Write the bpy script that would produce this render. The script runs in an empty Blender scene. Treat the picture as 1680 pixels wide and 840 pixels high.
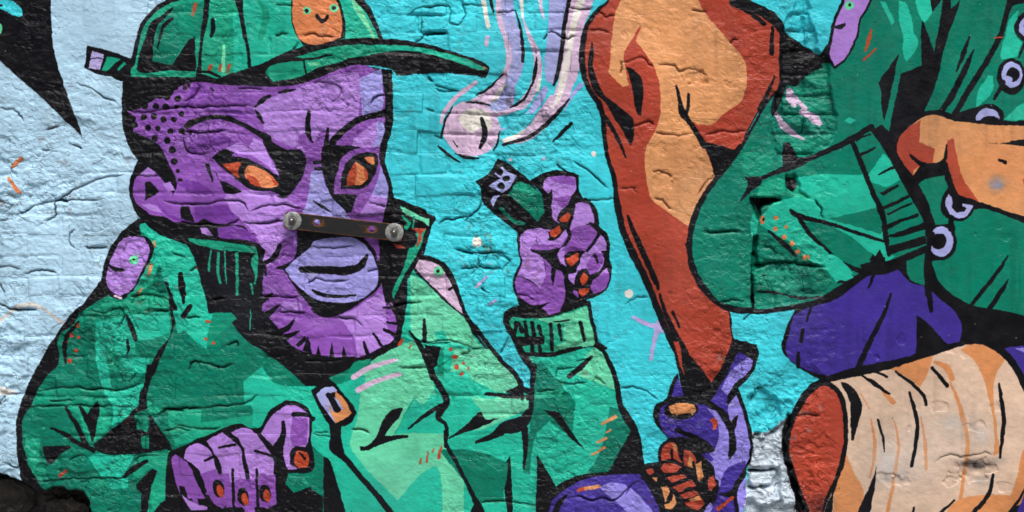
import bpy, bmesh, math, random
import numpy as np
from mathutils import Vector, Matrix
random.seed(7)
scene = bpy.context.scene
C = scene.collection
UNIT = 0.002                       # one mural unit in metres
ZB = 0.35                          # height of the photograph's lower edge above the pavement
def wx(x): return (x - 840) * UNIT
def wz(y): return ZB + (840 - y) * UNIT
# ---------------------------------------------------------------- camera
cam_d = bpy.data.cameras.new('camera'); cam = bpy.data.objects.new('camera', cam_d); C.objects.link(cam)
cam_d.sensor_width = 36; DIST = 5.0; cam_d.lens = 36 * DIST / (1680 * UNIT); cam_d.clip_end = 500
cam.location = (0, -DIST, wz(420)); cam.rotation_euler = (math.radians(90), 0, 0)
scene.camera = cam
# ---------------------------------------------------------------- overcast daylight
SUN_EL, SUN_ROT = math.radians(58), math.radians(165)
world = bpy.data.worlds.new('World'); scene.world = world; world.use_nodes = True
wn = world.node_tree.nodes; bg = wn['Background']
sky = wn.new('ShaderNodeTexSky'); sky.sky_type = 'NISHITA'; sky.sun_disc = False
sky.sun_elevation = SUN_EL; sky.sun_rotation = SUN_ROT; sky.air_density = 0.8; sky.dust_density = 4.0; sky.ozone_density = 1.0
bg.inputs['Strength'].default_value = 0.10
world.node_tree.links.new(sky.outputs[0], bg.inputs[0])
sun_d = bpy.data.lights.new('sun', 'SUN'); sun_d.energy = 1.3; sun_d.angle = math.radians(40); sun_d.color = (1, 0.98, 0.95)
sun = bpy.data.objects.new('sun', sun_d); C.objects.link(sun)
sd = Vector((math.sin(SUN_ROT) * math.cos(SUN_EL), math.cos(SUN_ROT) * math.cos(SUN_EL), math.sin(SUN_EL)))
sun.rotation_euler = sd.to_track_quat('Z', 'Y').to_euler()
scene.view_settings.view_transform = 'Standard'; scene.view_settings.look = 'None'
scene.view_settings.exposure = 0.93; scene.view_settings.gamma = 1.0
# ---------------------------------------------------------------- mural painting engine (numpy)
# The mural is laid out in photograph-sized units: 1 unit = 2 mm on the wall, (0,0) top left.
X0, X1, Y0, Y1 = -140, 1820, -100, 940      # painted extent of the wall in units
R = 2                                       # texels per unit
TW, TH = (X1 - X0) * R, (Y1 - Y0) * R
IDX = np.zeros((TH, TW), np.uint8)          # paint colour index
OWN = np.zeros((TH, TW), np.uint8)          # which painted figure part the paint belongs to
PAL = {}
PALV = []
def colour(name, r, g, b):
    PAL[name] = len(PALV); PALV.append((r, g, b))
OWNERS = [None]
_own = 0
def owner(*key):
    global _own
    if not key or key[0] is None:
        _own = 0; return
    if key not in OWNERS: OWNERS.append(key)
    _own = OWNERS.index(key)
_ox = _oy = 0.0; _k = 1.0
KT = 1680 / 340.0
def T(ox=0, oy=0, k=KT):
    global _ox, _oy, _k
    _ox, _oy, _k = ox, oy, k
def U(): T(0, 0, 1.0)
def parse(s): return np.array([[float(v) for v in p.split(',')] for p in s.split()])
def to_tex(p):
    q = p.copy()
    q[:, 0] = (_ox + p[:, 0] / _k - X0) * R
    q[:, 1] = (_oy + p[:, 1] / _k - Y0) * R
    return q
def curve(p, closed, corner=50, n=6):
    """Hermite curve through the points; sharp turns stay corners"""
    m = len(p)
    if m < 3: return p
    q = p[:, :2]
    nx = np.roll(q, -1, 0); pv = np.roll(q, 1, 0)
    a = q - pv; b = nx - q
    la = np.hypot(a[:, 0], a[:, 1]) + 1e-6; lb = np.hypot(b[:, 0], b[:, 1]) + 1e-6
    ang = np.degrees(np.arccos(np.clip((a * b).sum(1) / (la * lb), -1, 1)))
    tan = (a / la[:, None] + b / lb[:, None]); tan /= (np.hypot(tan[:, 0], tan[:, 1])[:, None] + 1e-6)
    sharp = ang > corner
    if not closed: sharp[0] = sharp[-1] = True
    out = []
    segs = m if closed else m - 1
    for i in range(segs):
        j = (i + 1) % m
        L = lb[i]
        c = (q[j] - q[i]) / L
        t0 = c if sharp[i] else tan[i]; t1 = c if sharp[j] else tan[j]
        for s in range(n):
            u = s / n
            h = (2*u**3-3*u**2+1)*q[i] + (u**3-2*u**2+u)*L*t0 + (-2*u**3+3*u**2)*q[j] + (u**3-u**2)*L*t1
            if p.shape[1] > 2: out.append((h[0], h[1], p[i, 2]*(1-u)+p[j, 2]*u))
            else: out.append((h[0], h[1]))
    if not closed: out.append(tuple(p[-1]))
    return np.array(out)
def fill(q, buf=None):
    """even-odd scanline fill -> (mask, x0, y0) clipped to the texture"""
    x0 = max(0, int(math.floor(q[:, 0].min()))); x1 = min(TW, int(math.ceil(q[:, 0].max())) + 1)
    y0 = max(0, int(math.floor(q[:, 1].min()))); y1 = min(TH, int(math.ceil(q[:, 1].max())) + 1)
    if x1 <= x0 or y1 <= y0: return None
    w, h = x1 - x0, y1 - y0
    tog = np.zeros((h, w + 1), np.uint8)
    n = len(q)
    for i in range(n):
        ax, ay = q[i]; bx, by = q[(i + 1) % n]
        if ay == by: continue
        if ay > by: ax, ay, bx, by = bx, by, ax, ay
        r0 = max(y0, int(math.ceil(ay - 0.5))); r1 = min(y1, int(math.ceil(by - 0.5)))
        if r1 <= r0: continue
        rows = np.arange(r0, r1)
        xs = ax + (rows + 0.5 - ay) * (bx - ax) / (by - ay)
        cols = np.clip(np.ceil(xs - 0.5).astype(int) - x0, 0, w)
        np.bitwise_xor.at(tog, (rows - y0, cols), 1)
    return np.bitwise_xor.accumulate(tog, axis=1)[:, :w].astype(bool), x0, y0
def put(m, x0, y0, col):
    h, w = m.shape
    IDX[y0:y0+h, x0:x0+w][m] = PAL[col]
    OWN[y0:y0+h, x0:x0+w][m] = _own
def P(col, s, corner=50):
    f = fill(curve(to_tex(parse(s)), True, corner))
    if f: put(*f, col)
def S(col, s):
    """brush stroke: points x,y,width"""
    p = parse(s); q = to_tex(p); q[:, 2] = np.maximum(p[:, 2] / _k * R, 1.6)
    q = curve(q, False, 70, 5)
    mw = q[:, 2].max()
    x0 = max(0, int(q[:, 0].min() - mw)); x1 = min(TW, int(q[:, 0].max() + mw) + 1)
    y0 = max(0, int(q[:, 1].min() - mw)); y1 = min(TH, int(q[:, 1].max() + mw) + 1)
    if x1 <= x0 or y1 <= y0: return
    mask = np.zeros((y1 - y0, x1 - x0), bool)
    for (ax, ay, aw), (bx, by, bw) in zip(q[:-1], q[1:]):
        r = max(aw, bw) / 2 + 1
        cx0 = max(x0, int(min(ax, bx) - r)); cx1 = min(x1, int(max(ax, bx) + r) + 2)
        cy0 = max(y0, int(min(ay, by) - r)); cy1 = min(y1, int(max(ay, by) + r) + 2)
        if cx1 <= cx0 or cy1 <= cy0: continue
        yy, xx = np.mgrid[cy0:cy1, cx0:cx1] + 0.5
        dx, dy = bx - ax, by - ay
        t = np.clip(((xx - ax) * dx + (yy - ay) * dy) / (dx*dx + dy*dy + 1e-9), 0, 1)
        d = np.hypot(xx - ax - t*dx, yy - ay - t*dy)
        mask[cy0-y0:cy1-y0, cx0-x0:cx1-x0] |= d < (aw + (bw - aw) * t) / 2
    put(mask, x0, y0, col)
def E(col, cx, cy, rx, ry=None, rot=0):
    ry = rx if ry is None else ry
    a = np.linspace(0, 2*math.pi, 28, endpoint=False); c, s_ = math.cos(math.radians(rot)), math.sin(math.radians(rot))
    ex, ey = rx*np.cos(a), ry*np.sin(a)
    f = fill(to_tex(np.stack([cx + ex*c - ey*s_, cy + ex*s_ + ey*c], 1)))
    if f: put(*f, col)
SOFT = []
def O(col, x, y, rx, ry, a):                # soft sprayed patch of paint
    SOFT.append((col, _ox + x / _k, _oy + y / _k, rx / _k, ry / _k, a))
# ---------------------------------------------------------------- paints (sRGB as they look under flat daylight)
for c in '''K 11,12,17;LB 175,213,234;LB2 190,205,232;LB3 196,211,222;TQ 58,203,216;GD 2,120,96;GS 8,138,108;GM 22,158,124;GL 32,184,154;GP 98,206,162;GN 116,220,168
PD 112,56,152;PM 135,80,172;PL 172,128,212;LV 158,154,224;OR 217,131,82;RO 184,70,42;TN 214,150,98;BR 168,66,48;VI 62,46,142;VL 142,132,220
BE 214,185,160;BO 210,140,88;PK 210,182,210;WH 228,224,214;CR 206,204,198;GR 160,166,218;LC 158,164,216;LY 176,166,216;DK 40,36,32;MINT 100,216,156;ST 120,125,128'''.replace('\n', ';').split(';'):
    nm, v = c.split(); colour(nm, *[int(t) for t in v.split(',')])
# ---- bare wall paint
owner(None); U()
IDX[:] = PAL['LB']
P('TQ', '560,-110 1840,-110 1840,960 560,960', 1)
T(1200, 670)
P('LB3', '165,195 300,190 400,110 490,50 600,300 600,1400 60,1400 100,840 140,500 160,330')
owner('orange_dash', 'paint')
T(0, 130)
S('OR', '100,700,34 170,645,34'); S('OR', '62,800,18 130,900,24')
T(0, 280); S('OR', '70,62,22 155,178,26')
owner('paint_dot', 'paint'); U()
E('WH', 783, 397, 8.2); E('WH', 1032, 482, 7); E('WH', 974, 252, 4.5); E('PK', 892, 260, 3); E('PK', 838, 262, 3)
owner('lilac_mark', 'paint')
T(1000, 440); S('LY', '195,400,28 300,450,36 400,480,50'); S('LY', '390,480,40 360,600,34 335,740,30'); P('LY', '400,410 440,530 370,520 350,470')
owner('lilac_dash', 'paint')
T(640, 320); S('LY', '710,735,22 785,660,22')
T(640, 450); S('LY', '805,245,22 860,205,22')
T(640, 320); S('PK', '700,745,20 720,715,24')
# cream line on the pale wall
owner(None)
T(0, 440); S('CR', '-20,440,40 60,370,20 150,310,34 270,295,34 380,345,24 500,440,30'); T(0, 600); S('CR', '-20,200,80 60,215,50 130,215,20')
# ---- black spike with cyan splashes
owner('black_spike', 'painted_spike')
T(0, 0)
P('K', '-690,-490 418,-490 415,0 420,200 435,390 480,580 530,740 600,920 660,1104 480,932 370,822 100,585 0,490 -690,-100')
owner('black_spike', 'cyan_splash')
P('TQ', '-690,-100 0,0 75,0 130,30 180,90 185,120 160,138 120,130 60,95 0,70 -60,60 -690,-60'); P('MINT', '0,190 20,215 15,255 0,275 -60,290 -60,170')
S('K', '0,45,20 15,50,16')
# ---- comet ball and its trails
owner('comet', 'trail')
T(700, 0)
S('PK', '575,-480,40 580,-50,40 592,150,46 640,300,46 668,450,46 650,580,56 560,720,84 470,810,110')
P('LC', '600,-460 710,-460 715,120 765,300 790,490 760,620 700,720 560,880 480,900 600,720 660,600 690,450 650,280 612,120')
P('PK', '705,-460 790,-460 790,140 850,290 910,400 940,560 900,720 820,850 700,880 660,880 800,760 850,640 870,500 850,400 800,250 770,120')
S('WH', '770,-40,30 775,135,24'); S('WH', '915,640,30 902,730,26')
S('PK', '915,-60,34 930,60,30 955,150,14')
P('LC', '985,-460 1160,-460 1120,200 1090,450 1040,690 960,650 960,450 985,250')
P('PK', '1160,-460 1390,-460 1340,60 1290,180 1250,350 1240,560 1190,690 1130,840 960,1040 800,1150 640,1170 780,1060 900,940 1020,780 1080,600 1110,350')
S('WH', '1265,-40,70 1220,100,60 1180,250,50 1140,480,50 1100,680,56 1065,800,40 1020,880,20')
S('LC', '960,720,50 900,830,70 820,930,40 700,1010,24 600,1050,20')
S('PK', '1010,790,40 940,900,50 880,980,40'); S('LC', '1250,690,40 1160,800,24 1120,900,10')
S('PK', '520,930,60 640,900,60 780,850,60'); S('PK', '480,800,90 380,830,60 330,850,40')
S('WH', '630,690,20 570,770,40 540,810,30')
S('TQ', '700,960,30 620,1010,50'); S('TQ', '830,940,50 700,1000,80 640,1020,40')
P('LC', '560,880 660,760 720,700 700,840 640,890 560,900')
S('K', '518,-60,30 522,10,30 540,95,16'); S('K', '722,80,10 765,260,24 780,400,28 780,495,24'); S('K', '886,415,10 888,428,12'); S('K', '893,465,8 885,560,34 855,690,18')
S('K', '1165,-60,34 1115,230,34 1090,450,36 1060,600,36 1032,685,22')
S('K', '622,600,12 520,700,18 405,772,14')
T(700, 120)
S('WH', '630,548,40 720,515,40 790,468,20')
S('K', '850,90,16 800,200,20 730,250,26 675,275,16')
S('K', '1152,210,12 1080,300,30 960,420,36 820,520,30 620,580,24')
owner('comet', 'ball')
E('PK', 362, 450, 232, 226, 20)
P('WH', '255,370 310,305 380,285 480,310 530,400 505,470 440,445 380,475 310,450')
S('K', '210,275,12 150,380,20 122,510,18'); S('K', '325,235,14 430,240,16 510,260,12'); S('K', '590,470,10 575,560,16 540,625,14'); S('K', '235,648,10 310,680,22 420,690,16')
S('K', '448,365,28 468,450,48 468,520,48 432,605,24'); S('K', '215,548,8 250,595,10')
owner('black_dash', 'paint')
S('K', '95,588,14 170,660,26 265,718,12'); owner('pink_streak', 'paint'); S('PK', '398,72,32 280,160,40 190,250,40 130,340,36 115,400,26')
owner('black_dash', 'paint'); S('K', '1025,555,10 1100,480,34 1172,405,24'); 
owner('cream_streak', 'paint'); T(700, 0); S('WH', '455,-40,40 470,60,36 500,215,32'); owner('pink_streak', 'paint'); S('PK', '492,300,34 484,360,30')
# ---- long brown and orange limb
owner('brown_limb', 'painted_limb')
T(940, 0)
P('K', '300,-500 280,0 190,70 100,200 60,350 50,500 80,650 130,760 180,830 220,941 240,1141 270,1301 310,1421 330,1570 334,1640 359,1802 429,2002 509,2162 580,2310 666,2520 736,2694 816,2864 856,3014 870,3100 895,3200 1100,3260 1140,3150 1310,2770 1290,2700 1275,2540 1240,2480 1130,2380 960,2200 940,2000 960,1850 1010,1700 1070,1560 1150,1430 1330,1250 1430,1040 1520,890 1700,720 1745,600 1720,250 1640,130 1330,-20 1330,-500')
P('BR', '330,-500 300,0 215,90 135,210 105,350 98,500 125,650 185,770 230,830 265,960 275,1141 305,1301 350,1421 370,1570 385,1640 420,1830 490,2000 570,2160 640,2310 720,2520 800,2700 900,2830 1000,2940 1129,3107 1290,2800 1270,2640 1255,2515 1180,2460 1080,2380 980,2250 930,2120 940,2000 960,1850 1010,1700 1070,1560 1150,1430 1330,1250 1420,1040 1510,890 1580,820 1690,700 1710,600 1690,300 1600,190 1340,50 1290,40 1290,-500')
P('TN', '420,-500 390,0 350,80 330,200 310,350 300,520 285,580 330,640 400,710 450,690 425,560 415,440 470,330 540,215 556,220 505,330 600,450 660,560 700,680 710,840 700,960 640,1110 590,1200 585,1400 615,1560 632,1612 700,1670 800,1740 880,1800 935,1835 990,1690 1060,1560 1150,1430 1130,1350 1030,1130 950,1000 880,930 870,880 910,920 1000,1005 1130,1005 1230,920 1320,860 1380,790 1410,600 1390,490 1270,340 1020,0 1000,-500')
P('K', '428,540 480,560 540,620 570,720 560,850 555,940 530,930 500,850 480,720'); P('BR', '1000,1010 1130,1010 1240,915 1330,850 1380,1040 1200,1160 1050,1080')
P('K', '155,330 168,400 165,540 210,680 260,780 330,830 460,940 480,960 482,1150 465,1180 400,1060 330,950 260,830 190,770 130,620 122,480')
S('K', '258,941,30 330,1060,36 380,1160,30 428,1275,14')
S('K', '838,700,16 865,830,34 885,915,56 950,1000,40 1010,1090,44 1065,1180,50'); S('K', '938,770,24 928,880,26 905,935,36')
P('K', '1050,1150 1200,1180 1345,1230 1240,1340 1155,1430 1130,1340')
S('K', '1300,20,60 1420,90,36 1552,195,36'); S('K', '1330,-30,40 1480,50,46 1620,130,60 1690,220,60'); S('K', '1618,225,26 1610,430,40'); S('K', '1636,620,16 1560,800,36 1515,880,44')
S('K', '445,1750,22 505,1910,44 600,2120,46 668,2290,36'); S('K', '690,2340,26 650,2200,10')
T(1000, 440)
S('K', '330,0,36 370,80,36 396,150,22'); S('K', '408,210,18 440,330,36 520,510,44 610,690,70'); S('K', '510,355,22 570,480,20')
T(960, 560)
P('BR', '718,0 760,0 790,140 812,290 785,240 745,100')
P('K', '770,0 830,110 1030,340 1050,330 1190,110 1200,60 1250,70 1130,260 1050,430 1000,490 820,490 790,420 805,300 790,180')
# ---- violet hand with rope
owner('violet_hand', 'painted_hand')
P('K', '1195,-20 1290,0 1385,30 1405,80 1390,170 1370,230 1240,380 1290,540 1340,740 1360,850 1350,960 1300,1060 1225,1190 1230,1290 1250,1400 1300,1900 600,1900 600,1300 540,1150 440,1080 480,1000 595,980 600,860 680,790 580,680 550,590 570,520 660,465 670,440 700,330 750,260 790,420 1000,480')
P('VI', '1240,80 1360,160 1340,230 1210,350 1150,440 1180,620 1130,560 1010,490 1050,440 1130,300'); P('VI', '755,290 800,445 700,450 722,370')
P('VI', '600,600 620,540 700,500 900,500 980,520 1060,640 1085,760 1070,830 1040,880 960,830 850,790 740,780 680,790 620,700')
P('VL', '985,535 1080,580 1150,680 1172,840 1180,950 1215,900 1310,740 1345,860 1330,960 1270,1030 1150,1080 1100,1200 1060,1130 1040,1020 960,930 1050,890 1085,760 1060,640')
P('VL', '1220,430 1290,580 1310,700 1335,850 1230,880 1195,720 1160,520'); P('VL', '1320,125 1360,160 1340,230 1210,350 1150,440 1105,390 1180,240')
S('K', '890,490,40 1020,510,40 1110,590,50 1170,690,50 1192,840,50 1168,945,20'); P('K', '1180,650 1245,595 1212,740 1222,830 1172,910 1165,720')
S('K', '745,720,34 860,770,40 970,830,60 1040,885,18'); S('K', '1230,400,30 1290,560,30 1340,760,30 1355,860,24')
T(960, 670)
P('VI', '1095,620 1130,510 1200,460 1300,425 1300,460 1240,560 1180,660 1060,700 1190,720 1225,860 1000,880 1060,740'); P('VI', '940,370 1000,360 1045,410 1020,432 970,400'); P('VL', '950,840 1020,760 1040,800 980,900 900,900')
P('VL', '1220,650 1300,560 1308,690 1270,840 1240,880')
S('K', '1290,530,40 1220,640,44 1215,730,30 1240,860,26')
owner('violet_hand', 'orange_fingernail')
T(960, 560)
E('K', 778, 558, 138, 78, -4); P('BO', '680,530 760,500 880,510 898,560 870,602 850,585 720,595 690,570')
owner('violet_hand', 'painted_hand')
P('RO', '1010,640 1050,612 1072,660 1062,710 1035,722 1035,670'); T(960, 670); S('BR', '1080,815,34 1190,722,28')
owner('violet_hand', 'painted_arm')
T(780, 670)
P('K', '500,1300 540,900 560,780 660,640 780,580 920,540 1080,512 1330,480 1400,450 1480,470 1540,700 1590,1000 1600,1300')
P('VI', '540,1300 565,820 640,730 760,640 900,570 1050,545 1330,530 1380,600 1480,800 1520,1300'); P('VL', '1005,640 1110,600 1210,620 1245,650 1190,730 1110,740'); P('VL', '1130,750 1200,720 1262,650 1310,690 1420,810 1500,1000 1500,1300 1330,1300 1240,860')
S('RO', '840,662,30 895,652,30'); S('BO', '895,648,30 1000,635,30'); P('VI', '1290,660 1340,640 1480,780 1490,840 1440,820'); P('K', '770,680 680,740 620,840 560,1000 640,1000 690,800')
owner('brown_rope', 'painted_rope')
T(960, 670)
P('K', '600,480 595,340 640,270 740,258 830,320 960,420 1010,510 1085,590 1065,690 960,720 985,790 950,880 900,1000 680,1000 640,860 600,760 540,640 450,570 450,480 520,455')
for s in ('620,430 618,350 660,290 720,278 748,310 755,360 785,450 720,410 712,330 690,330 700,410', '800,340 860,350 900,420 885,495 800,460', '615,490 640,450 720,450 785,480 740,518 640,518', '665,560 800,528 825,560 700,602', '708,632 870,580 902,630 760,682',
          '770,700 880,660 930,700 800,735', '805,765 940,720 972,775 920,828 850,808', '1000,560 1040,540 1062,610 1022,672 1000,640', '488,500 540,488 562,520 520,545'): P('BR', s)
for s in ('840,385 868,410 872,490 832,470', '900,450 940,428 962,560 930,590 900,560', '840,735 930,708 945,742 865,760', '540,560 592,560 580,592', '618,640 660,630 692,670 650,765 630,700', '640,785 700,750 718,690 745,765 700,815 650,815', '700,290 740,300 750,360 722,340'): P('BO', s)
S('K', '690,540,20 820,530,20 900,560,10'); S('K', '720,620,16 860,560,16'); S('K', '820,660,30 900,640,24'); S('K', '880,440,20 900,580,30')
# ---- the painted man: jacket
owner('painted_man', 'jacket')
U()
P('K', '226,360 185,398 172,425 166,455 160,478 120,512 95,545 70,585 45,630 33,665 26,692 28,725 36,790 46,815 50,960 880,960 900,840 915,805 950,785 1055,765 1050,735 1038,690 1015,650 1008,615 998,585 985,565 980,555 975,530 967,497 840,505 828,520 845,560 870,605 874,640 856,632 810,583 780,545 762,510 752,480 735,445 715,425 695,418 705,385 712,355 640,325 400,330')
# left sleeve
P('GD', '172,483 150,495 130,515 122,530 97,550 94,600 77,616 67,630 59,642 53,659 48,671 38,685 36,697 38,721 42,742 51,762 60,785 76,808 100,860 100,960 275,960 275,735 281,735 281,640 250,610 280,545 280,500 270,470 200,480')
T(0, 440)
P('GS', '960,260 1080,240 1220,215 1360,240 1370,340 1380,540 1300,660 1200,840 800,840 760,600 740,470 700,440 620,430 700,330')
P('GL', '780,440 1000,390 1360,350 1375,520 1290,550 1180,590 1100,600 1100,680 1210,740 1200,850 1030,850 960,720 880,640 850,660 890,850 800,850 770,640')
P('GD', '1110,590 1300,572 1300,660 1220,730 1120,680'); P('GM', '850,330 960,290 1360,270 1370,330 1000,380 880,400')
T(0, 600)
P('GS', '300,215 620,165 800,190 850,330 560,330 300,330 250,330 280,260'); P('GM', '540,340 800,330 900,400 900,480 760,620 700,580 640,400')
P('GL', '800,-10 880,-10 900,170 960,200 1160,130 1150,180 1120,320 1050,400 910,485 920,400 900,300 850,230 820,150'); P('GS', '860,200 960,195 1080,160 1010,185 900,215')
P('GM', '1300,470 1680,400 1680,560 1560,620 1420,650')
T(0, 670)
P('GL', '710,390 790,362 1100,370 1060,450 1000,550 820,560'); P('GL', '850,570 1040,560 1040,640 910,655')
P('GM', '1110,375 1390,340 1355,400 1348,740 1260,820 1180,880 1220,640 1280,520 1240,480 1080,580 1090,470'); P('GS', '720,600 850,575 910,655 740,650'); P('GM', '200,200 330,250 330,450 400,520 300,570 220,420')
T(0, 440)
S('K', '640,435,20 540,560,40 520,680,38 526,768,16'); S('K', '1028,382,18 1060,470,40 1102,585,24'); S('K', '1035,580,22 1045,640,26 1033,700,8'); S('K', '1468,50,46 1475,150,60 1490,290,30')
P('K', '1328,100 1358,110 1400,240 1450,360 1530,300 1552,312 1480,430 1430,520 1490,530 1420,600 1330,700 1240,850 1190,850 1280,680 1380,540 1378,380 1350,200')
for e in ('628,468,18', '580,545,16', '635,560,16', '550,600,9', '612,668,18', '560,752,20'): E('RO', *[float(v) for v in e.split(',')])
T(0, 600)
P('K', '1190,-10 1285,-10 1210,150 1190,250 1210,320 1120,345 1130,250 1168,120')
P('K', '1120,330 1200,330 1190,350 1130,370 1085,390 1112,450 1125,510 1200,540 1215,460 1200,400 1240,410 1330,540 1400,640 1412,660 1100,712 800,692 758,640 880,540 1010,440'); P('GS', '1085,402 1105,400 1135,520 1112,515'); P('GS', '1165,420 1195,420 1205,540 1170,525'); P('GS', '1150,570 1210,560 1210,670 1160,670')
S('K', '538,345,26 640,510,40 700,640,40 760,690,26'); S('K', '648,330,24 700,420,50 740,500,50 755,605,18'); P('K', '720,370 790,285 808,330 792,450 770,580 740,590 740,480 700,430')
S('K', '415,505,16 540,560,40 620,620,36 760,680,40'); P('K', '345,652 570,645 582,660 490,720 420,797 388,780')
T(0, 670)
S('K', '1008,548,26 1100,480,50 1192,425,30'); P('K', '1108,620 1180,540 1240,490 1278,502 1220,680 1190,900 1135,900 1150,680 1115,650'); S('RO', '485,548,26 530,502,22')
P('K', '1250,850 1350,740 1480,740 1560,880 1560,1300 1250,1300')
# chest and strap
U()
P('GD', '228,370 260,362 285,372 305,398 330,440 345,480 370,515 400,555 430,575 470,605 510,640 527,652 530,700 530,960 275,960 275,840 282,735 245,670 255,610 282,545 292,500 265,480 250,470 240,470')
P('GL', '227,376 229,368 249,362 274,364 286,374 302,393 314,413 322,429 332,453 350,488 347,530 338,573 320,560 302,542 291,548 284,520 276,480 262,465 240,470 230,480 215,490 222,470 240,440 250,420 248,400 236,385')
T(140, 340)
P('GD', '540,590 600,460 640,600 660,700 590,690'); P('GM', '330,740 420,640 500,560 540,600 590,690 670,720 670,840 200,840 120,800 200,720')
P('GS', '900,440 960,470 1060,640 1130,740 1040,720 960,560')
S('K', '770,540,36 780,640,60 796,775,26'); P('K', '635,600 665,610 745,840 690,840 670,700'); S('K', '850,800,30 790,880,50')
S('BO', '535,470,26 515,545,24'); S('BO', '455,660,18 422,718,20'); S('BO', '560,280,22 566,320,18'); S('RO', '900,488,22 950,474,18'); E('RO', 970, 632, 20, 12); E('RO', 1018, 780, 22, 14)
T(240, 470); S('RO', '490,285,24 550,295,24'); S('RO', '480,425,24 545,462,24')
P('GS', '540,200 660,190 730,260 560,420 490,500 500,380'); P('GL', '785,770 940,650 1000,740 1040,780 1400,812 1440,960 800,960')
T(240, 640)
P('GM', '180,170 450,160 450,300 180,290'); P('GM', '0,60 60,120 150,165 20,200'); P('GM', '180,300 900,200 870,310 620,320 420,400 240,450')
P('GL', '800,-10 1370,-10 1480,260 1500,400 1340,440 1320,200 1150,90 1000,200 920,310 860,290 868,160 830,90'); P('GL', '1335,440 1500,400 1560,480 1700,660 1760,1000 1620,1000 1530,690 1490,570')
T(480, 670)
P('GL', '155,290 300,200 310,340 400,400 780,800 900,1300 560,1300 480,840 430,700 350,530 320,430 230,370')
P('K', '0,690 120,640 250,712 245,840 240,1300 -200,1300 -200,760')
# right front of the jacket
U()
P('GL', '535,640 600,605 650,580 655,550 640,500 690,420 700,440 735,490 760,530 800,575 850,625 856,640 874,650 874,700 870,840 870,960 640,960 560,720 560,690')
T(480, 670)
P('GP', '480,330 465,280 520,100 560,-150 590,-250 540,-330 700,-420 850,-500 1000,-560 1060,-440 1120,-280 1160,-100 1080,-10 980,-90 900,60 830,210 940,200 1230,200 1240,290 1380,560 1388,700 1380,1300 1170,1300 1200,540 1170,475 1130,475 850,745')
T(480, 560)
P('GD', '285,300 540,190 640,150 625,200 400,340 330,352'); P('GS', '400,345 500,160 640,140 560,230'); S('GP', '985,610,16 1020,550,10'); P('GS', '980,460 1050,530 1100,520 900,700 820,760'); P('GL', '985,470 1050,540 1130,420 1200,520 950,700 830,750 900,620')
S('PK', '495,290,44 620,215,45 840,150,30'); S('PK', '535,395,50 660,330,40 872,262,30')
T(640, 450)
P('GP', '160,0 210,20 300,80 580,320 620,380 720,570 822,602 660,592 540,555 300,548 280,360 258,540 160,480 90,500 70,430 70,320 30,260 160,200'); P('GL', '20,265 70,150 160,20 165,200 170,470 80,505 75,330')
P('GP', '520,600 820,612 870,680 1040,840 1062,900 900,960 760,900 520,720'); P('GS', '400,590 440,590 420,800 380,820'); P('GL', '360,470 440,460 470,545 380,545')
T(480, 560)
P('GP', '1300,100 1680,150 1680,330 1480,330 1400,250 1280,250'); P('GP', '1440,450 1680,470 1680,610 1550,570'); P('GS', '1180,180 1230,90 1225,300 1180,260')
# raised forearm
T(780, 500)
P('GL', '430,420 640,415 860,360 960,335 1040,400 1110,560 1140,720 1190,870 1262,1020 1080,1355 900,1370 655,1478 500,1800 0,1800 0,1060 380,780 470,840 480,540')
P('GD', '480,500 530,450 640,590 720,680 820,800 800,860 720,1040 600,940 460,1080 440,960 470,840'); P('GM', '480,700 720,680 700,740 480,760')
P('GP', '960,340 1040,400 1110,560 1130,690 1000,640 900,600 800,560 960,430 880,430')
T(780, 670)
P('GD', '1090,-10 1205,30 1264,180 1080,515 900,530 1000,380'); P('GD', '-300,330 0,360 240,430 210,510 240,760 50,770 0,700'); P('GD', '440,200 520,130 590,100 500,200 460,330 440,540 390,520 400,300'); P('GD', '600,100 680,60 800,60 790,180 740,210')
P('GP', '-100,150 0,180 240,90 430,0 430,-100 200,-100')
P('K', '555,10 680,40 740,130 885,338 740,210 650,100'); S('K', '400,170,56 405,300,40 393,485,20'); P('K', '500,380 540,440 655,645 590,760 520,900 500,1300 480,1300'); P('K', '278,385 292,560 300,760 300,900 270,900 250,780 220,560 205,520')
P('K', '-5,268 60,235 130,205 200,125 370,60 430,0 472,0 430,130 380,185 180,212 10,284')
P('K', '1190,0 1300,130 1340,260 1372,460 1330,482 1080,520 1170,400 1264,190'); P('K', '0,700 80,840 120,1300 -100,1300')
for s in ('1025,130,20 1135,68,32', '1060,195,14 1095,175,20', '985,280,20 1060,245,26', '950,380,18 1050,318,24'): S('BO', s)
T(780, 500)
S('K', '758,582,36 850,510,44 945,425,22'); S('K', '90,715,16 240,740,40 350,740,40'); P('K', '240,710 375,640 388,780 350,740')
S('K', '470,500,50 460,660,36 450,860,40'); S('K', '958,320,40 990,330,50 1055,352,24'); S('K', '1030,360,30 1110,520,40 1150,660,44 1180,840,46 1280,1010,50')
S('K', '0,180,30 100,320,34 200,440,34 350,610,40 372,690,36'); S('K', '370,640,40 380,760,30'); P('K', '390,730 470,730 470,760 420,780')
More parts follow.
